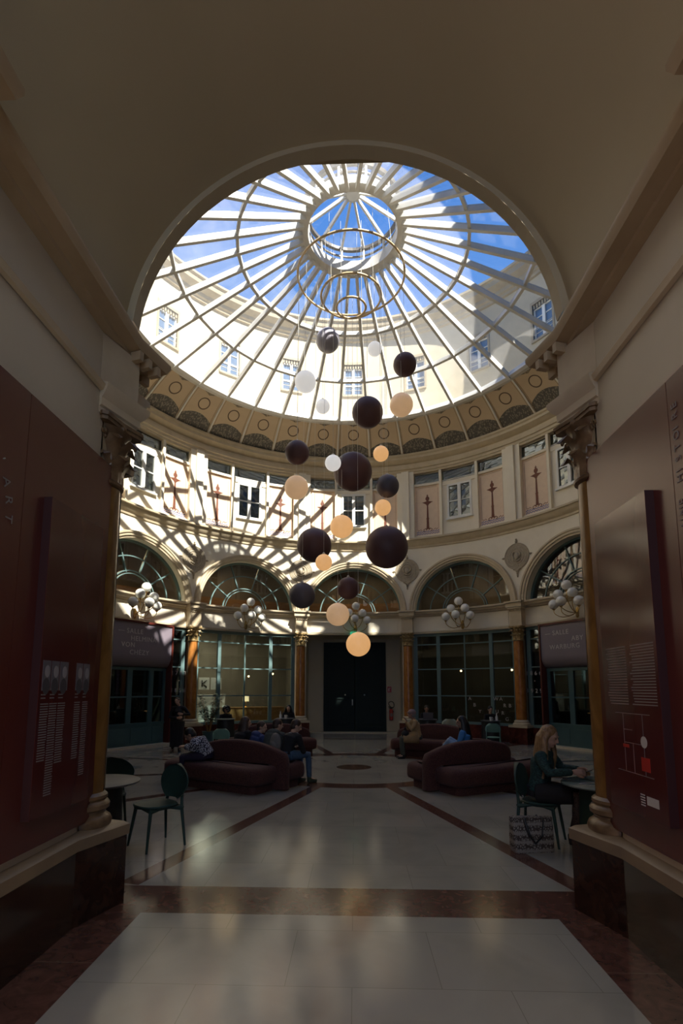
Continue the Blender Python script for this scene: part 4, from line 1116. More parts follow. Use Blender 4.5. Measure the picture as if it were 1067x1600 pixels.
# portraits (grey prints with plain head shapes)
def pz(y): return y+7.68
for y0, y1 in ((-7.97, -7.89), (-7.88, -7.80), (-7.79, -7.70), (-7.60, -7.52), (-7.51, -7.43)):
    bm = B(); wallbox(bm, 0.0535, 0.055, pz(y0), pz(y1), 0.74, 0.92); p_ = obj('portrait_print', bm, 'slate', bl)
    c = pz((y0+y1)/2); bm = B(); ell(bm, (0.0555, c+0.006, 0.855), (0.001, 0.026, 0.037), nu=14, nv=8); obj('portrait_face', bm, 'print_grey', p_)
    bm = B(); ell(bm, (0.0554, c, 0.765), (0.0008, 0.036, 0.05), nu=12, nv=8); obj('portrait_shoulders', bm, 'cloth_dark_print', p_)
for y0, y1, z0 in ((-7.97, -7.89, .33), (-7.88, -7.80, .12), (-7.79, -7.71, .30), (-7.60, -7.53, .30), (-7.50, -7.43, .18)):
    bm = B(); lines(bm, -1, pz(y0), pz(y1), z0, 0.66, int((0.66-z0)/0.014)); obj('printed_text', bm, 'letter_dim', bl)
    bm = B(); lines(bm, -1, pz(y0), pz(y1)-0.03, 0.695, 0.715, 2); obj('printed_caption', bm, 'letter_dim', bl)
for a0, a1 in ((-0.29, -0.02), (0.02, 0.27)):
    bm = B(); lines(bm, 1, a0, a1, 0.66, 1.02, 22); obj('printed_text', bm, 'letter_dim', br_)
bm = B()
for (a0, a1, b0, b1) in ((-0.2, 0.2, 0.60, 0.604), (-0.2, 0.2, 0.24, 0.244), (-0.12, -0.117, 0.24, 0.604), (0.10, 0.103, 0.24, 0.604), (-0.12, 0.103, 0.42, 0.423), (0.0, 0.003, 0.24, 0.42), (0.0, 0.10, 0.50, 0.503)):
    wallbox(bm, -0.0545, -0.0535, a0, a1, b0, b1)
obj('printed_map', bm, 'letter_dim', br_)
bm = B(); wallbox(bm, -0.0547, -0.0536, -0.17, -0.08, 0.27, 0.35); obj('red_map_patch', bm, 'red_paint', br_)
bm = B(); wallbox(bm, -0.0547, -0.0536, 0.05, 0.12, 0.39, 0.41); obj('red_map_patch', bm, 'red_paint', br_)
bm = B(); ell(bm, (-0.054, -0.12, 0.44), (0.001, 0.035, 0.035), nu=20, nv=10); obj('white_disc', bm, 'letter', br_)
bm = B(); wallbox(bm, -0.0545, -0.0535, -0.23, -0.11, 0.08, 0.13); obj('white_patch', bm, 'letter', br_)
bm = B(); lines(bm, 1, -0.09, -0.04, 0.07, 0.13, 5); obj('printed_text', bm, 'letter', br_)
bm = B(); wallbox(bm, 0.031, 0.033, 3.14, 3.26, 1.02, 1.22); p_ = obj('portrait_print', bm, 'slate', exL)
bm = B(); ell(bm, (0.0335, 3.205, 1.14), (0.001, 0.04, 0.06), nu=14, nv=8); obj('portrait_face', bm, 'print_grey', p_)
# ============================================================ FURNITURE
def slab(bm, outline, prof, mi=0):
    """rings of (inset, z) over a closed outline, capped top and bottom"""
    n = len(outline); P = [Vector(p) for p in outline]; rings = []
    for ins, z in prof:
        row = []
        for i in range(n):
            d = (P[(i+1) % n]-P[i-1]).normalized(); nn = Vector((-d.y, d.x))
            row.append(bm.verts.new((P[i].x+nn.x*ins, P[i].y+nn.y*ins, z)))
        rings.append(row)
    for a, b_ in zip(rings, rings[1:]):
        for i in range(n): quad(bm, a[i], a[(i+1) % n], b_[(i+1) % n], b_[i], mi)
    bm.faces.new(rings[0]); bm.faces.new(rings[-1])
def rrect(x0, x1, y0, y1, r, seg=8):
    pts = []
    rs = r if isinstance(r, (list, tuple)) else [r]*4
    for (cx, cy_, a0, rr) in ((x1, y0, -90, rs[0]), (x1, y1, 0, rs[1]), (x0, y1, 90, rs[2]), (x0, y0, 180, rs[3])):
        sx = -1 if cx == x1 else 1; sy = -1 if cy_ == y1 else 1
        for k in range(seg+1):
            a = radians(a0+90*k/seg); pts.append((cx+sx*rr+rr*cos(a), cy_+sy*rr+rr*sin(a)))
    return pts
SEATP = [(0.06, 0.13), (0.015, 0.15), (0.0, 0.19), (0.0, 0.31), (0.012, 0.355), (0.04, 0.385), (0.09, 0.40), (0.16, 0.405)]
def sofa(label, loc, rz, mir=1):
    t = thing('sofa', label, 'sofa', loc, rz, 'round-backed plum bench sofas')
    def X(pts): return [(mir*x, y) for x, y in (pts if mir > 0 else pts[::-1])]
    for nm, (x0, x1, y0, y1, rs) in (('front', (-1.18, 1.00, -0.64, -0.06, [0.16, 0.06, 0.06, 0.34])), ('rear', (-0.95, 1.12, 0.06, 0.62, [0.06, 0.16, 0.30, 0.06]))):
        bm = B(); slab(bm, X(rrect(x0, x1, y0, y1, rs)), SEATP); o = obj('seat', bm, 'sofa', t, smooth=60)
        bm = B(); slab(bm, X(rrect(x0+0.09, x1-0.09, y0+0.09 if y0 < 0 else y0, y1 if y0 < 0 else y1-0.09, [max(0.04, r-0.05) for r in rs])), [(0, 0.0), (0, 0.15)]); obj('plinth', bm, 'sofa', o)
    # arched backrest
    bm = B(); xa, xb = -0.66, 1.14; n = 28; pts = []
    for k in range(n+1):
        x = xa+(xb-xa)*k/n; z = 0.37+0.385*sqrt(max(0, 1-((x-0.12)/1.12)**2)); pts.append((x, z))
    rings = []
    for ins, y in ((0.045, -0.085), (0.012, -0.07), (0, -0.04), (0, 0.04), (0.012, 0.07), (0.045, 0.085)):
        ring = []
        for k, (x, z) in enumerate(pts):
            xx = min(max(x, xa+ins), xb-ins); zz = z-ins
            ring.append((xx, zz))
        # rounded shoulder down to the floor
        ring = [(xa+ins, 0.02)]+[(xa+ins, ring[0][1]-0.10)]+[(xa+ins+0.03, ring[0][1]-0.03)]+ring[2:-3]+[(xb-ins-0.05, ring[-1][1]+0.05), (xb-ins-0.012, ring[-1][1]-0.03), (xb-ins, ring[-1][1]-0.12), (xb-ins, 0.02)]
        rings.append([bm.verts.new((mir*x, y, z)) for x, z in ring])
    for a, b_ in zip(rings, rings[1:]):
        for i in range(len(a)): quad(bm, a[i], a[(i+1) % len(a)], b_[(i+1) % len(a)], b_[i])
    bm.faces.new(rings[0]); bm.faces.new(rings[-1])
    obj('backrest', bm, 'sofa', t, smooth=50)
    return t
def ang(dx, dy): return atan2(-dx, dy)   # rotation that turns local +y to (dx, dy)
# local +x = towards the ring end, local -y = outer side
def sofa_rot(ux, uy): return atan2(uy, ux)
sofa('dark plum bench sofa nearest on the left, patterned shawl wearer sitting on it', (-2.06, -2.0, 0), sofa_rot(0.88, -0.476), 1)
sofa('dark plum bench sofa nearest on the right, empty on the side facing us', (2.12, -1.98, 0), sofa_rot(0.88, 0.476), -1)
sofa('dark plum bench sofa at back left, mostly hidden behind the seated group', (-2.15, 1.98, 0), sofa_rot(-0.88, -0.476), -1)
sofa('dark plum bench sofa at back right, person in beige coat sitting on it', (2.12, 1.98, 0), sofa_rot(-0.88, 0.476), 1)

def wood_chair(label, loc, rz, m='green_wood', sc=0.95, group=None):
    t = thing('dining_chair', label, 'chair', loc, rz, group, sc)
    bm = B()
    out = [(0.215*cos(a)*(1.0 if sin(a) > 0 else 0.90), 0.01+0.215*sin(a)) for a in [2*pi*k/32 for k in range(32)]]
    out = [(0.225*math.copysign(abs(cos(2*pi*k/40))**0.75, cos(2*pi*k/40)), 0.02+0.215*math.copysign(abs(sin(2*pi*k/40))**0.75, sin(2*pi*k/40))) for k in range(40)]
    slab(bm, out, [(0.03, 0.425), (0.004, 0.435), (0, 0.445), (0.01, 0.457), (0.05, 0.450), (0.12, 0.442)])
    obj('seat', bm, m, t, smooth=50)
    bm = B(); nU, nV = 12, 14; fr = []; bk = []
    for j in range(nV+1):
        v = j/nV; z = 0.485+0.365*v
        w = 0.245*(sin(pi*min(1, v*0.94+0.06))**0.42)*(0.80+0.38*sin(pi*(0.15+0.62*v)))*(1 if v < 0.999 else 0.35)
        rowf, rowb = [], []
        for i in range(nU+1):
            u = -1+2*i/nU; x = w*u; y = -0.215-0.055*v+0.045*u*u
            rowf.append(bm.verts.new((x, y+0.008, z))); rowb.append(bm.verts.new((x, y-0.008, z)))
        fr.append(rowf); bk.append(rowb)
    for j in range(nV):
        for i in range(nU):
            quad(bm, fr[j][i], fr[j][i+1], fr[j+1][i+1], fr[j+1][i]); quad(bm, bk[j][i], bk[j+1][i], bk[j+1][i+1], bk[j][i+1])
        quad(bm, fr[j][0], fr[j+1][0], bk[j+1][0], bk[j][0]); quad(bm, fr[j][nU], bk[j][nU], bk[j+1][nU], fr[j+1][nU])
    for j in (0, nV):
        for i in range(nU): quad(bm, fr[j][i], fr[j][i+1], bk[j][i+1], bk[j][i])
    obj('backrest', bm, m, t, smooth=50)
    for sx in (-1, 1):
        bm = B(); tube(bm, [(sx*0.165, 0.155, 0.43), (sx*0.19, 0.185, 0.2), (sx*0.215, 0.21, 0.0)], [0.020, 0.017, 0.012], 8); obj('leg', bm, m, t, smooth=50)
        bm = B(); tube(bm, [(sx*0.13, -0.235, 0.66), (sx*0.155, -0.21, 0.48), (sx*0.175, -0.20, 0.40), (sx*0.21, -0.235, 0.0)], [0.012, 0.017, 0.019, 0.012], 8); obj('leg', bm, m, t, smooth=50)
    bm = B()
    for sx in (-1, 1): tube(bm, [(sx*0.17, 0.165, 0.40), (sx*0.172, 0.06, 0.418), (sx*0.172, -0.06, 0.420), (sx*0.178, -0.205, 0.395)], [0.024, 0.015, 0.015, 0.026], 8)
    tube(bm, [(-0.17, 0.16, 0.405), (0, 0.175, 0.42), (0.17, 0.16, 0.405)], [0.022, 0.014, 0.022], 8); tube(bm, [(-0.178, -0.205, 0.40), (0, -0.2, 0.42), (0.178, -0.205, 0.40)], [0.022, 0.014, 0.022], 8)
    obj('seat_frame', bm, m, t, smooth=50)
    return t
wood_chair('dark green wooden chair with leaf-shaped back, standing free beside the left table', (-2.05, -5.45, 0), ang(-0.66, -0.75))
wood_chair('dark green wooden chair half hidden behind the round left table', (-2.83, -4.98, 0), ang(0.25, -0.97))
wood_chair('dark green wooden chair the blonde woman sits on', (2.02, -5.14, 0), ang(0.86, -0.50))
def pedestal_table(label, loc, r, mt='table_top', mb='table_base', h=0.69):
    t = thing('pedestal_table', label, 'table', loc)
    bm = B(); lathe(bm, [(r-0.02, h-0.025), (r, h-0.015), (r, h-0.004), (r-0.006, h)], n=48); obj('tabletop', bm, mt, t, smooth=35)
    bm = B(); lathe(bm, [(0.29, 0.0), (0.29, 0.02), (0.275, 0.3), (0.26, h-0.025)], n=32); obj('base', bm, mb, t, smooth=35)
    return t
pedestal_table('round grey cafe table with black drum base at the left edge', (-2.60, -5.70, 0), 0.43)
pedestal_table('round green-grey cafe table in front of the blonde woman', (2.52, -5.62, 0), 0.43, 'green_glass_top', 'green_wood')
def metal_chair(label, loc, rz, m, sc=0.9):
    t = thing('cafe_chair', label, 'chair', loc, rz, None, sc)
    bm = B(); slab(bm, [(0.2*cos(2*pi*k/28), 0.2*sin(2*pi*k/28)) for k in range(28)], [(0.01, 0.44), (0, 0.45), (0.02, 0.46)]); obj('seat', bm, m, t, smooth=50)
    bm = B(); rows = []
    for j in range(9):
        v = j/8; z = 0.60+0.24*v; row = []
        for s_ in (0.006, -0.006):
            for i in (range(13) if s_ > 0 else range(12, -1, -1)):
                u = -1+i/6; w = 0.21*sqrt(max(0.02, 1-((v-0.35)/0.75)**2)); row.append(bm.verts.new((w*u, -0.20-0.03*v+0.06*u*u+s_, z)))
        rows.append(row)
    for a, b_ in zip(rows, rows[1:]):
        for i in range(len(a)): quad(bm, a[i], a[(i+1) % len(a)], b_[(i+1) % len(a)], b_[i])
    bm.faces.new(rows[0]); bm.faces.new(rows[-1]); obj('backrest', bm, m, t, smooth=60)
    for sx in (-1, 1):
        bm = B(); tube(bm, [(sx*0.17, 0.15, 0.45), (sx*0.19, 0.19, 0)], 0.011, 6); obj('leg', bm, m, t, smooth=True)
        bm = B(); tube(bm, [(sx*0.18, -0.18, 0.74), (sx*0.18, -0.17, 0.45), (sx*0.20, -0.22, 0)], 0.011, 6); obj('leg', bm, m, t, smooth=True)
    return t
metal_chair('mint green metal chair in front of the back right cafe front', (3.50, 2.35, 0), ang(0.25, 0.95), 'mint_metal')
metal_chair('pale sage chair with rounded back seen over the back right sofa', (2.50, 2.75, 0), ang(0.2, 0.97), 'sage', 1.0)
metal_chair('teal metal chair behind the patterned shawl on the left', (-2.90, 0.35, 0), ang(-0.3, 0.9), 'mint_metal')
pedestal_table('small round cafe table before the plant at the back left window', (-3.95, 4.95, 0), 0.30)
pedestal_table('small round cafe table at the right end of the back left window', (-2.15, 5.35, 0), 0.30)
pedestal_table('small round cafe table beneath the scattered window letters', (4.02, 4.55, 0), 0.30)
pedestal_table('small round cafe table carrying the laptop', (2.25, 5.15, 0), 0.30)
t = thing('laptop', 'dim open laptop on a small table by the back right window', 'laptop', (2.25, 5.12, 0.69), pi)
bm = B(); box(bm, 0, 0, 0.008, 0.30, 0.21, 0.016); obj('keyboard_base', bm, 'slate', t)
bm = B(); box(bm, 0, 0.0, 0.0, 0.30, 0.20, 0.008, mx=Matrix.Translation((0, 0.13, 0.105)) @ Matrix.Rotation(radians(75), 4, 'X')); obj('lid', bm, 'slate', t)
def cup(label, loc, m='white', r=0.035, h=0.08):
    t = thing('cup', label, 'cup', loc); bm = B(); lathe(bm, [(r*0.75, 0), (r, h), (r-0.005, h), (r*0.7, 0.01), (0.0, 0.01)], n=16); obj('bowl', bm, m, t, smooth=40)
    bm = B(); tube(bm, [(r*0.9, 0, h*0.8), (r+0.02, 0, h*0.75), (r+0.022, 0, h*0.4), (r*0.85, 0, h*0.25)], 0.005, 6); obj('handle', bm, m, t, smooth=True)
cup('white cup in front of the dark-haired customer left of the tall door', (-2.13, 5.20, 0.69), r=0.05, h=0.11)
cup('white cup on the small table beneath the window letters', (3.98, 4.36, 0.69), r=0.05, h=0.11)
def carafe(label, loc):
    t = thing('bottle', label, 'bottle', loc); bm = B(); lathe(bm, [(0.035, 0), (0.037, 0.10), (0.015, 0.16), (0.015, 0.21), (0.017, 0.215)], n=14); obj('glass_body', bm, 'white', t, smooth=40)
    bm = B(); lathe(bm, [(0.017, 0.215), (0.017, 0.235), (0.012, 0.24)], n=12); obj('stopper', bm, 'slate', t, smooth=40)
carafe('pale bottle on the small table beneath the window letters', (4.16, 4.42, 0.69))
carafe('pale bottle on the small table left of the tall door', (-2.30, 5.24, 0.69))
# tote bag
t = thing('tote_bag', 'black and white patterned tote bag on the floor by the blonde woman\u2019s chair', 'bag', (1.80, -5.47, 0), radians(8))
m_, nt_, o_ = newmat('tote'); N_ = nt_.nodes; L_ = nt_.links
b_ = N_.new('ShaderNodeBsdfPrincipled'); b_.inputs['Roughness'].default_value = 0.85; L_.new(b_.outputs[0], o_.inputs[0])
tc_ = N_.new('ShaderNodeTexCoord'); sp_ = N_.new('ShaderNodeSeparateXYZ'); L_.new(tc_.outputs['Object'], sp_.inputs[0])
vo = N_.new('ShaderNodeTexVoronoi'); vo.feature = 'DISTANCE_TO_EDGE'; vo.inputs['Scale'].default_value = 42; L_.new(tc_.outputs['Object'], vo.inputs['Vector'])
wv = N_.new('ShaderNodeMath'); wv.operation = 'SINE'; mm = N_.new('ShaderNodeMath'); mm.operation = 'MULTIPLY'; L_.new(sp_.outputs[2], mm.inputs[0]); mm.inputs[1].default_value = 75; L_.new(mm.outputs[0], wv.inputs[0])
ad = N_.new('ShaderNodeMath'); ad.operation = 'MULTIPLY_ADD'; L_.new(wv.outputs[0], ad.inputs[0]); ad.inputs[1].default_value = 0.10; L_.new(vo.outputs['Distance'], ad.inputs[2])
rr_ = N_.new('ShaderNodeValToRGB'); L_.new(ad.outputs[0], rr_.inputs[0]); rr_.color_ramp.interpolation = 'CONSTANT'
rr_.color_ramp.elements[0].color = (0.05, 0.035, 0.028, 1); rr_.color_ramp.elements[1].position = 0.10; rr_.color_ramp.elements[1].color = (0.24, 0.215, 0.185, 1)
L_.new(rr_.outputs[0], b_.inputs['Base Color'])
bm = B(); rows = []
for j, (w, d, z) in enumerate(((0.40, 0.15, 0.0), (0.41, 0.16, 0.02), (0.42, 0.15, 0.15), (0.43, 0.11, 0.26), (0.44, 0.075, 0.33))):
    rows.append([bm.verts.new((x, y, z+(0.012*sin(9*x+j) if j == 4 else 0))) for x, y in rrect(-w/2, w/2, -d/2, d/2, 0.03, 4)])
for a, b2 in zip(rows, rows[1:]):
    for i in range(len(a)): quad(bm, a[i], a[(i+1) % len(a)], b2[(i+1) % len(a)], b2[i])
bm.faces.new(rows[0]); bm.faces.new(rows[-1])
obj('bag_body', bm, 'tote', t, smooth=50)
for y in (-0.055, 0.055):
    bm = B(); tube(bm, [(-0.09, y*0.9, 0.33), (-0.10, y*1.5, 0.30), (-0.07, y*1.9, 0.18), (-0.01, y*1.95, 0.10), (0.06, y*1.9, 0.17), (0.09, y*1.5, 0.30), (0.09, y*0.9, 0.33)], 0.012, 6, flat=0.6); obj('strap', bm, 'black', t, smooth=True)
# potted plant by the back left window
t = thing('potted_plant', 'leafy potted plant in front of the back left cafe window', 'plant', (-4.30, 4.35, 0))
bm = B(); lathe(bm, [(0.13, 0), (0.18, 0.34), (0.19, 0.36), (0.16, 0.36), (0.15, 0.30), (0, 0.30)], n=24); obj('pot', bm, 'teal_door', t, smooth=35)
bm = B(); bl_ = B(); random.seed(11)
for k in range(14):
    a = random.random()*2*pi; r = 0.12+0.28*random.random(); h = 0.95+0.55*random.random()
    pts = [(0.03*cos(a), 0.03*sin(a), 0.3), (r*0.4*cos(a), r*0.4*sin(a), 0.3+(h-0.3)*0.5), (r*cos(a), r*sin(a), h)]
    tube(bm, pts, [0.012, 0.008, 0.003], 5)
    for q in range(46):
        f = 0.45+0.55*random.random(); i = 0 if f < 0.5 else 1; f2 = (f-0.5)*2 if i else f*2
        p = Vector(pts[i]).lerp(Vector(pts[i+1]), f2); b0 = random.random()*2*pi; l = 0.085+0.05*random.random()
        d = Vector((cos(b0), sin(b0), -0.25+0.5*random.random())).normalized()*l; w = d.cross(Vector((0, 0, 1))).normalized()*l*0.34
        vs = [bl_.verts.new(p), bl_.verts.new(p+d*0.5+w), bl_.verts.new(p+d+Vector((0, 0, -0.015))), bl_.verts.new(p+d*0.5-w)]
        bl_.faces.new(vs)
obj('stem', bm, 'wood_warm', t); fo = obj('foliage', bl_, 'leaf', t); fo['kind'] = 'stuff'

# ============================================================ INSIDE THE CAFES
def sheet(az0, az1, r, z0, z1, name, m, parent=None, th=0.04):
    bm = B(); csweep(bm, [(r, z0), (r+th, z0), (r+th, z1), (r, z1)], az0, az1, 12)
    return obj(name, bm, m, parent)
o = sheet(-45.5, -31.5, 8.9, 0.30, 1.40, 'bright_patch', 'bright_patch_white'); tag(o, 'white curved sheet added for the bright patch in the back left cafe glass', 'bright_patch')  # added sheet giving the pale bright patch behind this glass
for az, lb in ((-37.3, 'white framed print behind the glass printed with a large K in the back left cafe'), (-34.4, 'white poster with a red figure behind the glass of the back left cafe')):
    t = thing('wall_poster', lb, 'poster', FM(az, 8.6)(0, 0, 1.78), -radians(az)); bm = B(); box(bm, 0, 0, 0, 0.38, 0.02, 0.42); obj('sheet', bm, 'white', t)
    bm = B()
    if az < -36:
        box(bm, -0.08, -0.014, 0, 0.035, 0.008, 0.24); tube(bm, [(0.09, -0.014, 0.12), (-0.06, -0.014, 0.0), (0.10, -0.014, -0.12)], 0.014, 4); obj('printed_letter', bm, 'black', t)
    else:
        box(bm, 0.05, -0.014, 0, 0.05, 0.008, 0.2); box(bm, 0.03, -0.014, 0.04, 0.12, 0.008, 0.03); obj('printed_figure', bm, 'red_paint', t)
t = thing('table_lamp', 'small lit table lamp inside the back left cafe', 'lamp', FM(-27.4, 8.4)(0, 0, 0.95), 0, sc=0.8)
bm = B(); lathe(bm, [(0.10, 0.02), (0.11, 0.0), (0.03, 0.05), (0.02, 0.25), (0.015, 0.28)], n=16); obj('lamp_base', bm, 'brass', t, smooth=35)
bm = B(); lathe(bm, [(0.14, 0.26), (0.13, 0.52), (0.125, 0.52), (0.135, 0.26)], n=24); obj('lamp_shade', bm, 'shade', t, smooth=35)
o = sheet(-33, -18, 8.25, 0, 0.95, 'counter', 'wood_warm', th=0.5); tag(o, 'low wooden counter inside the back left cafe', 'counter')
for az, z, lb in ((-26.5, 2.05, 'tiny lit spot lamp inside the back left cafe, left one'), (-20.5, 2.15, 'tiny lit spot lamp inside the back left cafe, right one'), (26.5, 2.25, 'tiny lit spot lamp inside the back right cafe, left one'), (38.5, 2.25, 'tiny lit spot lamp inside the back right cafe, right one')):
    t = thing('spot_lamp', lb, 'lamp', FM(az, 8.6)(0, 0, z)); bm = B(); ell(bm, (0, 0, 0), 0.035, nu=12, nv=8); obj('bulb', bm, 'lampglow', t, smooth=True)
    bm = B(); tube(bm, [(0, 0, 0.03), (0, 0, 3.9-z)], 0.006, 5); obj('cord', bm, 'black', t)
for az, e, nm in ((-36, 42, 'cafe_fill'), (31, 2.5, 'cafe_fill')):  # fill added to brighten the cafe interiors, no fixture there
    l = bpy.data.lights.new(nm, 'AREA'); l.size = 1.2; l.energy = e; l.color = (1.0, 0.86, 0.66); lo = bpy.data.objects.new(nm, l); C.objects.link(lo); lo.location = FM(az, 8.2)(0, 0, 3.75)
o = sheet(-47, 14, 9.2, 3.95, 4.95, 'wood_panelling', 'wood_warm'); tag(o, 'warm wooden panelling low inside the upper arched windows', 'panelling')
o = sheet(-76, -48, 9.2, 3.95, 4.95, 'wood_panelling', 'wood_warm'); tag(o, 'warm wooden panelling inside the arched window above the left room sign', 'panelling')
for az in (-62, -31, 0, 31):
    l = bpy.data.lights.new('upper_room_light', 'AREA'); l.size = 0.8; l.energy = 7 if az < 10 else 4; l.color = (1.0, 0.68, 0.36); lo = bpy.data.objects.new('upper_room_light', l); C.objects.link(lo); lo.location = FM(az, 8.6)(0, 0, 6.2)
# ============================================================ PEOPLE
def remesh(o, v, sm=2):
    m = o.modifiers.new('remesh', 'REMESH'); m.mode = 'VOXEL'; m.voxel_size = v; m.use_smooth_shade = True
    if sm:
        s = o.modifiers.new('smooth', 'SMOOTH'); s.factor = 0.5; s.iterations = sm
    return o
def V(*a): return Vector(a)
def hand(bm, wrist, d, nrm, side, curl=0.5):
    """palm with four fingers and a thumb; d = direction of the fingers, nrm = palm normal"""
    d = Vector(d).normalized(); nrm = Vector(nrm); nrm = (nrm-d*nrm.dot(d)).normalized(); s = d.cross(nrm).normalized()*side
    w = Vector(wrist)
    for q in (-0.026, -0.009, 0.009, 0.026): tube(bm, [w+s*q*0.6-d*0.01, w+d*0.045+s*q, w+d*0.088+s*q*1.05], [0.014, 0.0145, 0.011], 8)
    for q, L in ((-0.030, 0.058), (-0.010, 0.072), (0.010, 0.076), (0.030, 0.068)):
        p = w+d*0.085+s*q; a = curl*0.55; pts = [p]
        for k, f in enumerate((0.45, 0.32, 0.23)):
            dd = d*cos(a)+nrm*sin(a); p = p+dd*L*f; pts.append(p); a += curl*0.75
        tube(bm, pts, [0.0095, 0.009, 0.008, 0.0065], 8)
    p = w+d*0.025+s*0.026
    tube(bm, [p, p+d*0.025+s*0.022+nrm*0.012, p+d*0.055+s*0.026+nrm*0.022, p+d*0.075+s*0.020+nrm*0.028], [0.014, 0.012, 0.0105, 0.008], 8)
def figure(label, loc, rz, sc, J, cols, hair='short', hairlen=0.0, skirt=False, coat=0.0, look=(0, 1, 0), head_up=(0, 0, 1), vox=0.009, hood=False, hat=None, group=None, curl=0.6, thick=1.0, face=True):
    """J: joint positions; cols: top, bottom, shoes, hair, skin materials"""
    t = thing('person', label, 'person', loc, rz, group, sc)
    g = lambda k: Vector(J[k])
    f = Vector(look).normalized(); up = Vector(head_up); up = (up-f*up.dot(f)).normalized(); rt = f.cross(up).normalized()
    HM = Matrix(((rt.x, f.x, up.x), (rt.y, f.y, up.y), (rt.z, f.z, up.z)))
    hc = g('head')
    def H(x, y, z): return hc+HM @ Vector((x, y, z))
    # ---- body
    bm = B()
    ell(bm, hc+HM @ V(0, -0.01, 0.02), (0.074, 0.092, 0.098), HM, 20, 14)
    ell(bm, hc+HM @ V(0, 0.018, -0.045), (0.056, 0.066, 0.070), HM, 16, 10)
    ell(bm, hc+HM @ V(0, 0.055, -0.085), (0.026, 0.024, 0.022), HM, 10, 8)      # chin
    tube(bm, [H(0, 0.086, 0.020), H(0, 0.098, -0.005), H(0, 0.108, -0.022), H(0, 0.088, -0.030)], [0.009, 0.011, 0.014, 0.012], 8)  # nose
    ell(bm, H(0, 0.082, -0.052), (0.022, 0.010, 0.009), HM, 10, 6)
    ell(bm, H(0, 0.078, 0.032), (0.050, 0.014, 0.012), HM, 12, 6)
    for s in (-1, 1): ell(bm, H(s*0.076, -0.005, -0.005), (0.012, 0.022, 0.032), HM, 8, 6)
    tube(bm, [g('neck')+V(0, 0, -0.06), g('neck'), H(0, -0.015, -0.05)], [0.062, 0.052, 0.050], 14)
    tube(bm, [g('pelvis')+V(0, 0.005, -0.05), g('waist')+V(0, 0.01, 0), g('chest'), g('neck')+V(0, 0, -0.07)], [0.135, 0.115, 0.135, 0.09], 16, flat=0.68)
    for s, k in ((-1, 'L'), (1, 'R')):
        tube(bm, [g('sh'+k), g('el'+k), g('wr'+k)], [0.042, 0.034, 0.024], 10)
        d = Vector(J.get('hd'+k, g('wr'+k)-g('el'+k))); hand(bm, g('wr'+k), d, J.get('pn'+k, (0, 0, -1)), -s, curl)
        tube(bm, [g('hip'+k), g('kn'+k), g('an'+k)], [0.075, 0.050, 0.034], 12)
        tube(bm, [g('an'+k), g('to'+k)], [0.034, 0.026], 8)
    o = obj('body', bm, cols['skin'], t); remesh(o, vox, 2)
    if face:
        for s in (-1, 1):
            bm = B(); ell(bm, H(s*0.030, 0.084, 0.012), (0.013, 0.006, 0.006), HM, 10, 6); obj('eye', bm, 'black', t, smooth=True)
        bm = B(); ell(bm, H(0, 0.088, -0.053), (0.022, 0.006, 0.006), HM, 12, 6); obj('lips', bm, 'lips', t, smooth=True)
    # ---- top with sleeves
    k_ = thick; bm = B()
    tube(bm, [g('pelvis')+V(0, 0.005, 0.0), g('waist')+V(0, 0.01, 0), g('chest'), g('neck')+V(0, -0.005, -0.055)], [0.162*k_, 0.148*k_, 0.172*k_, 0.105*k_], 18, flat=0.74)
    for s, k in ((-1, 'L'), (1, 'R')):
        a, b_, c = g('sh'+k), g('el'+k), g('wr'+k)
        tube(bm, [g('neck')+V(0, 0, -0.06), a+V(0, 0, 0.005), a.lerp(b_, 0.5), b_, b_.lerp(c, 0.55), b_.lerp(c, 0.95)], [0.07*k_, 0.068*k_, 0.058*k_, 0.050*k_, 0.046*k_, 0.038*k_], 12)
    if coat:
        for s, k in ((-1, 'L'), (1, 'R')):
            p, q = g('hip'+k), g('kn'+k); tube(bm, [p+V(0, 0, 0.04), p.lerp(q, 0.5), p.lerp(q, coat)], [0.145*k_, 0.125*k_, 0.105*k_], 14)
        hm, km = (g('hipL')+g('hipR'))/2, (g('knL')+g('knR'))/2
        tube(bm, [g('pelvis'), hm.lerp(km, 0.5), hm.lerp(km, coat*0.97)], [0.17*k_, 0.13*k_, 0.12*k_], 14)
    if hood: ell(bm, g('neck')+V(0, -0.07, -0.02), (0.15, 0.085, 0.075), nu=16, nv=10)
    o = obj('coat' if coat else 'top', bm, cols['top'], t); remesh(o, 0.014, 3)
    if 'collar' in cols:
        bm = B(); tube(bm, [g('neck')+V(0.085*cos(a), 0.07*sin(a)-0.005, -0.035+0.01*sin(3*a)) for a in [2*pi*i/16 for i in range(16)]], 0.026, 8, closed=True); obj('collar', bm, cols['collar'], t, smooth=True)
    # ---- trousers or skirt
    bm = B()
    tube(bm, [g('pelvis')+V(0, 0.005, 0.06), g('pelvis')+V(0, 0.0, -0.06)], [0.150, 0.150], 14, flat=0.85)
    for s, k in ((-1, 'L'), (1, 'R')):
        a, b_, c = g('hip'+k), g('kn'+k), g('an'+k)
        if skirt: tube(bm, [a+V(0, 0, 0.01), a.lerp(b_, 0.5), b_.lerp(a, 0.08)], [0.118, 0.108, 0.098], 14)
        else: tube(bm, [a, a.lerp(b_, 0.5), b_, b_.lerp(c, 0.5), c.lerp(b_, 0.06)], [0.100, 0.088, 0.068, 0.056, 0.048], 14)
    if skirt: tube(bm, [(g('hipL')+g('hipR'))/2, (g('knL')+g('knR'))/2-V(0, 0.06, 0)], [0.12, 0.09], 14)
    o = obj('skirt' if skirt else 'trousers', bm, cols['bottom'], t); remesh(o, 0.014, 3)
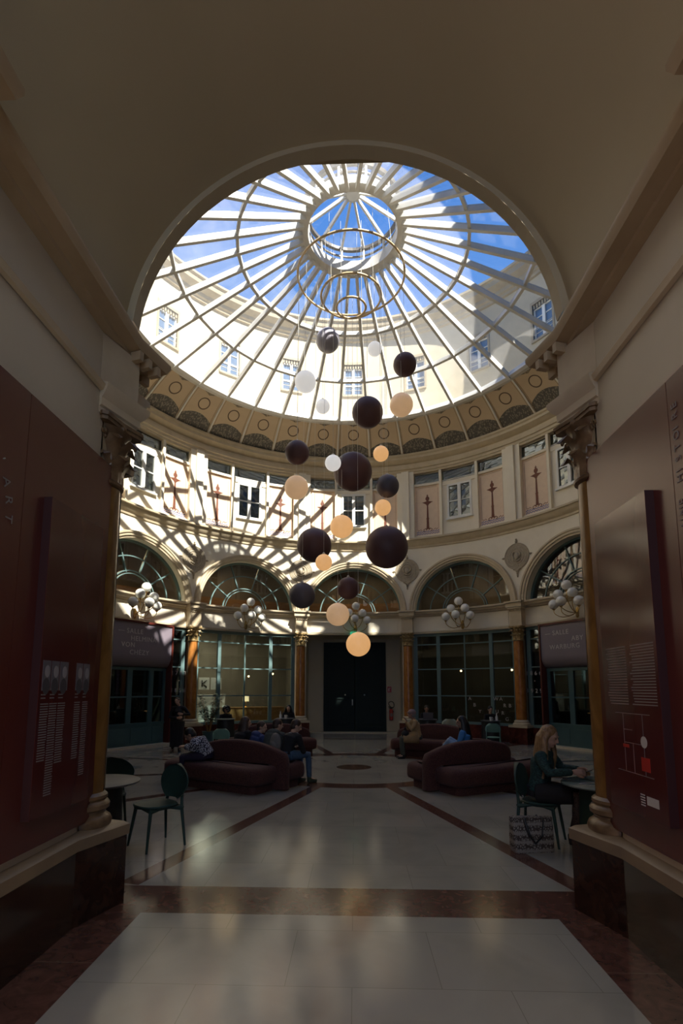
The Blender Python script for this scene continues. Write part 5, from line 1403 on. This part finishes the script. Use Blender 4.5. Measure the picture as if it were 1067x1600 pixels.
    if skirt:
        for k in 'LR':
            bm = B(); b_, c = g('kn'+k), g('an'+k); tube(bm, [b_+(g('hip'+k)-b_)*0.2, b_, b_.lerp(c, 0.35), c], [0.064, 0.055, 0.056, 0.037], 14); obj('stocking', bm, 'tights', t, smooth=True)
    # ---- shoes
    for k in 'LR':
        bm = B(); a, b_ = g('an'+k), g('to'+k); d = (b_-a); d.z = 0; d.normalize()
        tube(bm, [a+V(0, 0, 0.03), a+V(0, 0, -0.035)], [0.045, 0.042], 10); tube(bm, [a-d*0.03+V(0, 0, -0.04), a+d*0.05+V(0, 0, -0.04), b_-V(0, 0, 0.005)], [0.044, 0.046, 0.034], 12)
        o = obj('shoe', bm, cols['shoes'], t); remesh(o, 0.010, 2)
    # ---- hair
    if hat:
        bm = B(); ell(bm, H(0, -0.015, 0.045), (0.092, 0.110, 0.090), HM, 18, 12); tube(bm, [H(-0.05, 0.075, 0.045), H(0, 0.12, 0.038), H(0.05, 0.075, 0.045)], [0.012, 0.022, 0.012], 8, flat=0.5); o = obj('cap', bm, hat, t); remesh(o, 0.009, 2)
    if hair:
        bm = B()
        ell(bm, H(0, -0.026, 0.038), (0.086, 0.098, 0.093) if not hat else (0.083, 0.08, 0.07), HM, 20, 14)
        ell(bm, H(0, -0.05, -0.02), (0.080, 0.070, 0.085), HM, 16, 10)
        if hair == 'long':
            L = hairlen; random.seed(int(abs(loc[0])*100))
            for i in range(15):
                a = pi*(-0.10+1.20*i/14)+pi; x = 0.088*cos(a); y = -0.025+0.085*sin(a)
                p0 = H(x*0.8, y*0.8, 0.06); p1 = H(x*1.08, y*1.05, -0.03)
                dn = V(0, 0, -1); out = HM @ V(x, y, 0); out.z = 0
                p2 = p1+dn*L*0.5+out*0.35; p3 = p1+dn*L*(0.9+0.15*random.random())+out*0.5+V(0.01*random.uniform(-1, 1), -0.03, 0)
                tube(bm, [p0, p1, p2, p3], [0.024, 0.032, 0.034, 0.012], 8)
        if hair == 'curly':
            random.seed(5)
            for i in range(46):
                a = random.random()*2*pi; b_ = random.uniform(-0.9, 1.3)
                p = V(cos(a)*cos(b_)*0.125, sin(a)*cos(b_)*0.12-0.045, sin(b_)*0.125+0.02)
                if p.y > 0.045 and p.z < 0.07: continue
                ell(bm, hc+HM @ p, 0.036, nu=8, nv=6)
        if hair == 'bun': ell(bm, H(0, -0.12, 0.06), (0.045, 0.04, 0.045), HM, 12, 8)
        o = obj('hair', bm, cols['hair'], t); remesh(o, 0.009, 2)
    return t
mat('skin_pale', (0.52, 0.33, 0.24), 0.5, col2=(0.48, 0.30, 0.22), scale=8)
mat('skin_mid', (0.38, 0.22, 0.15), 0.5, col2=(0.35, 0.20, 0.135), scale=8)
mat('lips', (0.40, 0.12, 0.10), 0.45)
mat('tights', (0.028, 0.022, 0.020), 0.7, col2=(0.075, 0.055, 0.045), scale=60, lo=0.5, hi=0.6)
mat('cloth_black', (0.012, 0.011, 0.013), 0.85, bump=0.2, scale=20)
mat('cloth_navy', (0.02, 0.024, 0.05), 0.85, bump=0.2, scale=20)
mat('cloth_blue', (0.035, 0.055, 0.17), 0.7, bump=0.3, scale=14)
mat('cloth_bright_blue', (0.05, 0.22, 0.52), 0.7)
mat('cloth_olive', (0.072, 0.078, 0.068), 0.9, bump=0.3, scale=14)
mat('cloth_beige', (0.36, 0.245, 0.125), 0.8, col2=(0.30, 0.20, 0.10), bump=0.3, scale=7)
mat('cloth_teal', (0.018, 0.060, 0.055), 0.8, col2=(0.008, 0.022, 0.022), scale=45, lo=0.45, hi=0.55, stretch=(1, 1, 2.2))
mat('cloth_pattern', (0.46, 0.48, 0.56), 0.9, col2=(0.030, 0.030, 0.055), scale=38, lo=0.50, hi=0.53, detail=1)
mat('cloth_purple', (0.028, 0.020, 0.050), 0.8)
mat('cloth_maroon', (0.07, 0.014, 0.016), 0.85)
mat('cloth_grey', (0.17, 0.16, 0.15), 0.85, bump=0.3, scale=15)
mat('denim', (0.055, 0.105, 0.18), 0.85, col2=(0.04, 0.08, 0.14), scale=25)
mat('denim_pale', (0.26, 0.36, 0.50), 0.85)
mat('hair_blonde', (0.32, 0.19, 0.085), 0.45, col2=(0.17, 0.09, 0.035), scale=24, stretch=(3, 3, 0.5), bump=0.4)
mat('hair_brown', (0.060, 0.030, 0.018), 0.5, col2=(0.03, 0.015, 0.01), scale=24, stretch=(3, 3, 0.5), bump=0.4)
mat('hair_black', (0.012, 0.010, 0.010), 0.45, bump=0.4, scale=24)
mat('hair_grey', (0.25, 0.23, 0.21), 0.6, bump=0.4, scale=24)
mat('cap_rose', (0.30, 0.20, 0.19), 0.8)
mat('shoe_green', (0.05, 0.06, 0.03), 0.6)
def sit(lean=0.10, hx=0.0, knee=0.44, drop=0.0, seat=0.47, spread=0.11, **kw):
    n = V(hx, lean+0.01, seat+0.56-drop)
    J = dict(pelvis=(0, 0, seat+0.09), waist=(hx*0.3, lean*0.25, seat+0.24-drop*0.2), chest=(hx*0.7, lean*0.68, seat+0.42-drop*0.6), neck=tuple(n),
             head=tuple(n+V(hx*0.3, 0.03+lean*0.25, 0.135-drop*0.35)))
    for s, k in ((-1, 'L'), (1, 'R')):
        J['hip'+k] = (s*0.095, 0.02, seat+0.075); J['kn'+k] = (s*spread, knee, seat+0.055); J['an'+k] = (s*spread, knee-0.03, 0.08); J['to'+k] = (s*(spread+0.015), knee+0.13, 0.035)
        J['sh'+k] = tuple(n+V(s*0.175, -0.01, -0.085)); J['el'+k] = tuple(n+V(s*0.22, 0.08, -0.36)); J['wr'+k] = tuple(V(s*0.10, knee*0.75, seat+0.19))
    J.update(kw); return J
# ---- blonde woman at the right table
J = sit(lean=0.09, seat=0.47, spread=0.08)
J.update(elR=(0.25, 0.20, 0.80), wrR=(0.12, 0.42, 0.815), hdR=(-0.35, 1, 0.05), pnR=(-0.6, 0.1, -0.5), elL=(-0.24, 0.20, 0.80), wrL=(-0.12, 0.42, 0.815), hdL=(0.35, 1, 0.05), pnL=(0.6, 0.1, -0.5))
J.update(knR=(0.09, 0.44, 0.57), anR=(0.05, 0.40, 0.10), toR=(0.07, 0.56, 0.04), knL=(-0.04, 0.46, 0.55), anL=(-0.02, 0.33, 0.10), toL=(-0.03, 0.48, 0.04))
figure('woman with long blonde hair in dark teal top, seated at the right table', (2.00, -5.15, 0), ang(0.80, -0.60), 0.95, J,
       dict(top='cloth_teal', bottom='cloth_black', shoes='cloth_black', hair='hair_blonde', skin='skin_pale'), hair='long', hairlen=0.42, skirt=True, look=(0.12, 0.93, -0.36), vox=0.007, curl=0.9)
ph = thing('phone', 'dark phone in the blonde woman\u2019s hands over the table', 'phone', (2.405, -5.41, 0.765), ang(0.86, -0.50))
bm = B(); box(bm, 0, 0, 0, 0.072, 0.14, 0.008, mx=Matrix.Rotation(radians(25), 4, 'X')); obj('case', bm, 'black', ph)
bm = B(); box(bm, 0, 0, 0.0045, 0.064, 0.13, 0.001, mx=Matrix.Rotation(radians(25), 4, 'X')); obj('phone_screen', bm, 'slate', ph)
cb = thing('earphone_cable', 'thin white cable looped on the right table top', 'cable', (2.36, -5.70, 0.692))
bm = B(); tube(bm, [(0.13*cos(a)*(1+0.2*sin(3*a)), 0.07*sin(a), 0.003) for a in [5.4*k/24 for k in range(25)]], 0.0025, 5); obj('cord', bm, 'white', cb)
bm = B(); ell(bm, (0.13, 0, 0.006), (0.008, 0.008, 0.006), nu=8, nv=6); obj('earbud', bm, 'white', cb)
# ---- standing woman in black
J = dict(pelvis=(0, 0, 0.95), waist=(-0.02, 0.01, 1.10), chest=(-0.03, 0.02, 1.28), neck=(-0.03, 0.01, 1.47), head=(0.03, 0.05, 1.60),
         hipL=(-0.09, 0, 0.92), knL=(-0.09, 0.03, 0.50), anL=(-0.09, -0.02, 0.08), toL=(-0.12, 0.13, 0.03), hipR=(0.09, 0, 0.92), knR=(0.10, 0.02, 0.50), anR=(0.12, 0.0, 0.08), toR=(0.16, 0.14, 0.03),
         shL=(-0.20, 0, 1.38), elL=(-0.36, 0.02, 1.18), wrL=(-0.14, 0.20, 1.20), hdL=(1, 0.3, 0.2), pnL=(0, -1, 0), shR=(0.15, 0, 1.39), elR=(0.24, 0.03, 1.10), wrR=(0.0, 0.20, 1.08), hdR=(-1, 0.2, 0.2), pnR=(0, -1, 0))
figure('standing woman in a long black coat before the left column, head tilted', (-4.55, 2.35, 0), ang(0.32, -0.95), 0.80, J,
       dict(top='cloth_black', bottom='cloth_black', shoes='cloth_black', hair='hair_brown', skin='skin_pale'), hair='bun', coat=1.8, look=(0.35, 0.93, -0.05), head_up=(0.35, 0, 1))
# ---- person bent over in a patterned shawl
J = sit(lean=0.22, drop=0.17, seat=0.47); J.update(wrR=(0.08, 0.40, 0.72), wrL=(-0.08, 0.40, 0.72), elR=(0.22, 0.20, 0.70), elL=(-0.22, 0.20, 0.70), head=(0.02, 0.33, 0.93))
figure('dark-haired person bent forward in a blue and white patterned shawl on left sofa', (-2.50, -2.08, -0.005), ang(-0.95, -0.2), 0.90, J,
       dict(top='cloth_pattern', bottom='cloth_purple', shoes='cloth_black', hair='hair_black', skin='skin_mid'), hair='short', look=(0, 0.75, -0.65), thick=1.28)
# ---- the group behind the left sofa
rv = ang(0.476, 0.88)
figure('woman with long brown hair in black, back to us behind the left sofa', (-2.10, -1.60, -0.005), ang(0.55, 0.83), 0.88, sit(lean=0.14, hx=0.03, drop=0.02),
       dict(top='cloth_black', bottom='cloth_black', shoes='cloth_black', hair='hair_brown', skin='skin_pale'), hair='long', hairlen=0.34, look=(0.6, 0.8, -0.1))
figure('person in a blue jacket with short brown hair, head turned right, behind left sofa', (-1.80, -1.78, -0.005), ang(0.75, 0.6), 0.86, sit(lean=0.16, drop=0.06),
       dict(top='cloth_blue', bottom='cloth_navy', shoes='cloth_black', hair='hair_brown', skin='skin_pale'), hair='short', look=(0.75, 0.6, -0.15), hood=True)
figure('broad person in an olive grey hooded jacket, back to us behind the left sofa', (-1.47, -1.92, -0.005), rv, 0.90, sit(lean=0.20, drop=0.06),
       dict(top='cloth_olive', bottom='cloth_navy', shoes='cloth_black', hair='hair_brown', skin='skin_pale'), hair='short', look=(0.55, 0.8, -0.2), hood=True, thick=1.18)
J = sit(lean=0.18, drop=0.08, spread=0.10); J.update(knR=(0.14, 0.44, 0.53), anR=(0.14, 0.47, 0.09), toR=(0.16, 0.63, 0.04))
mat('cloth_grey2', (0.42, 0.41, 0.43), 0.9)
figure('person in black jacket, pale scarf and jeans at the end of the left sofa', (-1.17, -2.06, -0.005), ang(0.72, 0.69), 0.92, J,
       dict(top='cloth_black', bottom='denim', shoes='shoe_green', hair='hair_brown', skin='skin_pale', collar='cloth_grey2'), hair='short', look=(0.5, 0.7, -0.4))
bp = thing('backpack', 'grey backpack worn by the person in jeans on the left sofa', 'backpack', (-1.31, -2.19, 0.70), ang(0.72, 0.69))
bm = B(); ell(bm, (0, 0, 0), (0.13, 0.075, 0.18), nu=18, nv=12); ell(bm, (0, -0.06, -0.05), (0.09, 0.045, 0.10), nu=16, nv=10); o = obj('pack', bm, 'cloth_grey', bp); remesh(o, 0.012, 2)
for s in (-1, 1):
    bm = B(); tube(bm, [(s*0.07, 0.04, -0.14), (s*0.12, 0.06, -0.05), (s*0.11, 0.08, 0.12), (s*0.07, 0.03, 0.17)], 0.014, 6, flat=0.5); obj('strap', bm, 'cloth_black', bp, smooth=True)
# ---- beige trench coat, right
J = sit(lean=0.10, drop=0.0, spread=0.09); J.update(wrR=(0.06, 0.30, 0.97), elR=(0.20, 0.22, 0.76), hdR=(-0.2, 0.3, 1), pnR=(0, 1, 0), wrL=(-0.05, 0.30, 0.95), elL=(-0.21, 0.20, 0.76), hdL=(0.2, 0.3, 1), pnL=(0, 1, 0))
figure('person in a beige trench coat and rose cap seated on the back right sofa', (1.50, 1.42, -0.005), ang(-0.97, -0.10), 0.88, J,
       dict(top='cloth_beige', bottom='cloth_olive', shoes='cloth_black', hair='hair_grey', skin='skin_mid'), hair='short', coat=0.95, hat='cap_rose', look=(0.15, 1, 0.05))
bg_ = thing('handbag', 'black bag on the lap of the person in the beige coat', 'bag', (1.20, 1.36, 0.56), ang(-0.97, -0.10))
bm = B(); ell(bm, (0, 0, 0), (0.13, 0.09, 0.09), nu=16, nv=10); obj('bag_body', bm, 'cloth_black', bg_, smooth=True)
bm = B(); tube(bm, [(-0.08, 0, 0.06), (-0.05, 0, 0.15), (0.05, 0, 0.15), (0.08, 0, 0.06)], 0.009, 6); obj('handle', bm, 'cloth_black', bg_, smooth=True)
# ---- bright blue top, right front sofa
J = sit(lean=0.05, knee=0.42, drop=0.0); J.update(wrR=(0.10, 0.36, 0.72), wrL=(-0.10, 0.36, 0.72), knR=(0.09, 0.36, 0.80), knL=(-0.09, 0.36, 0.78), anR=(0.09, 0.52, 0.55), anL=(-0.09, 0.52, 0.54), toR=(0.1, 0.66, 0.51), toL=(-0.1, 0.66, 0.51))
figure('person with long dark hair and bright blue top behind the right front sofa', (2.02, -1.50, -0.005), ang(-0.92, 0.38), 0.88, J,
       dict(top='cloth_bright_blue', bottom='denim_pale', shoes='white', hair='hair_black', skin='skin_mid'), hair='long', hairlen=0.36, look=(-0.4, 0.9, -0.2))
# ---- customers at the cafe windows
figure('customer with big dark curly hair at the small table by the plant', (-4.08, 5.42, 0), ang(0.35, -0.94), 0.85, sit(lean=0.16, drop=0.05),
       dict(top='cloth_black', bottom='cloth_black', shoes='cloth_black', hair='hair_black', skin='skin_mid'), hair='curly', look=(0.3, 0.8, -0.35))
figure('dark-haired customer facing us at the small table left of the tall door', (-2.12, 5.80, 0), ang(0.1, -1), 0.85, sit(lean=0.10),
       dict(top='cloth_black', bottom='cloth_black', shoes='cloth_black', hair='hair_black', skin='skin_pale'), hair='long', hairlen=0.2, look=(0.1, 0.95, -0.2))
figure('customer in black working at the laptop by the back right window', (2.28, 5.62, 0), ang(-0.05, -1), 0.85, sit(lean=0.12),
       dict(top='cloth_black', bottom='cloth_black', shoes='cloth_black', hair='hair_black', skin='skin_mid', collar='cap_rose'), hair='short', look=(0, 0.9, -0.35))
figure('dark-clothed customer with dark hair at the small table beneath the window letters', (4.12, 5.02, 0), ang(-0.15, -1), 0.85, sit(lean=0.14),
       dict(top='cloth_black', bottom='cloth_black', shoes='cloth_black', hair='hair_black', skin='skin_pale'), hair='short', look=(-0.2, 0.9, -0.3))
for x, y, dx, dy, lb in ((-4.12, 5.52, 0.35, -0.94, 'dark chair under the curly-haired customer'), (-2.12, 5.88, 0.1, -1, 'dark chair under the customer left of the tall door'), (2.28, 5.70, -0.05, -1, 'dark chair under the customer with the laptop'), (4.14, 5.10, -0.15, -1, 'dark chair under the customer beneath the window letters')):
    wood_chair(lb, (x, y, 0), ang(dx, dy), sc=0.86)
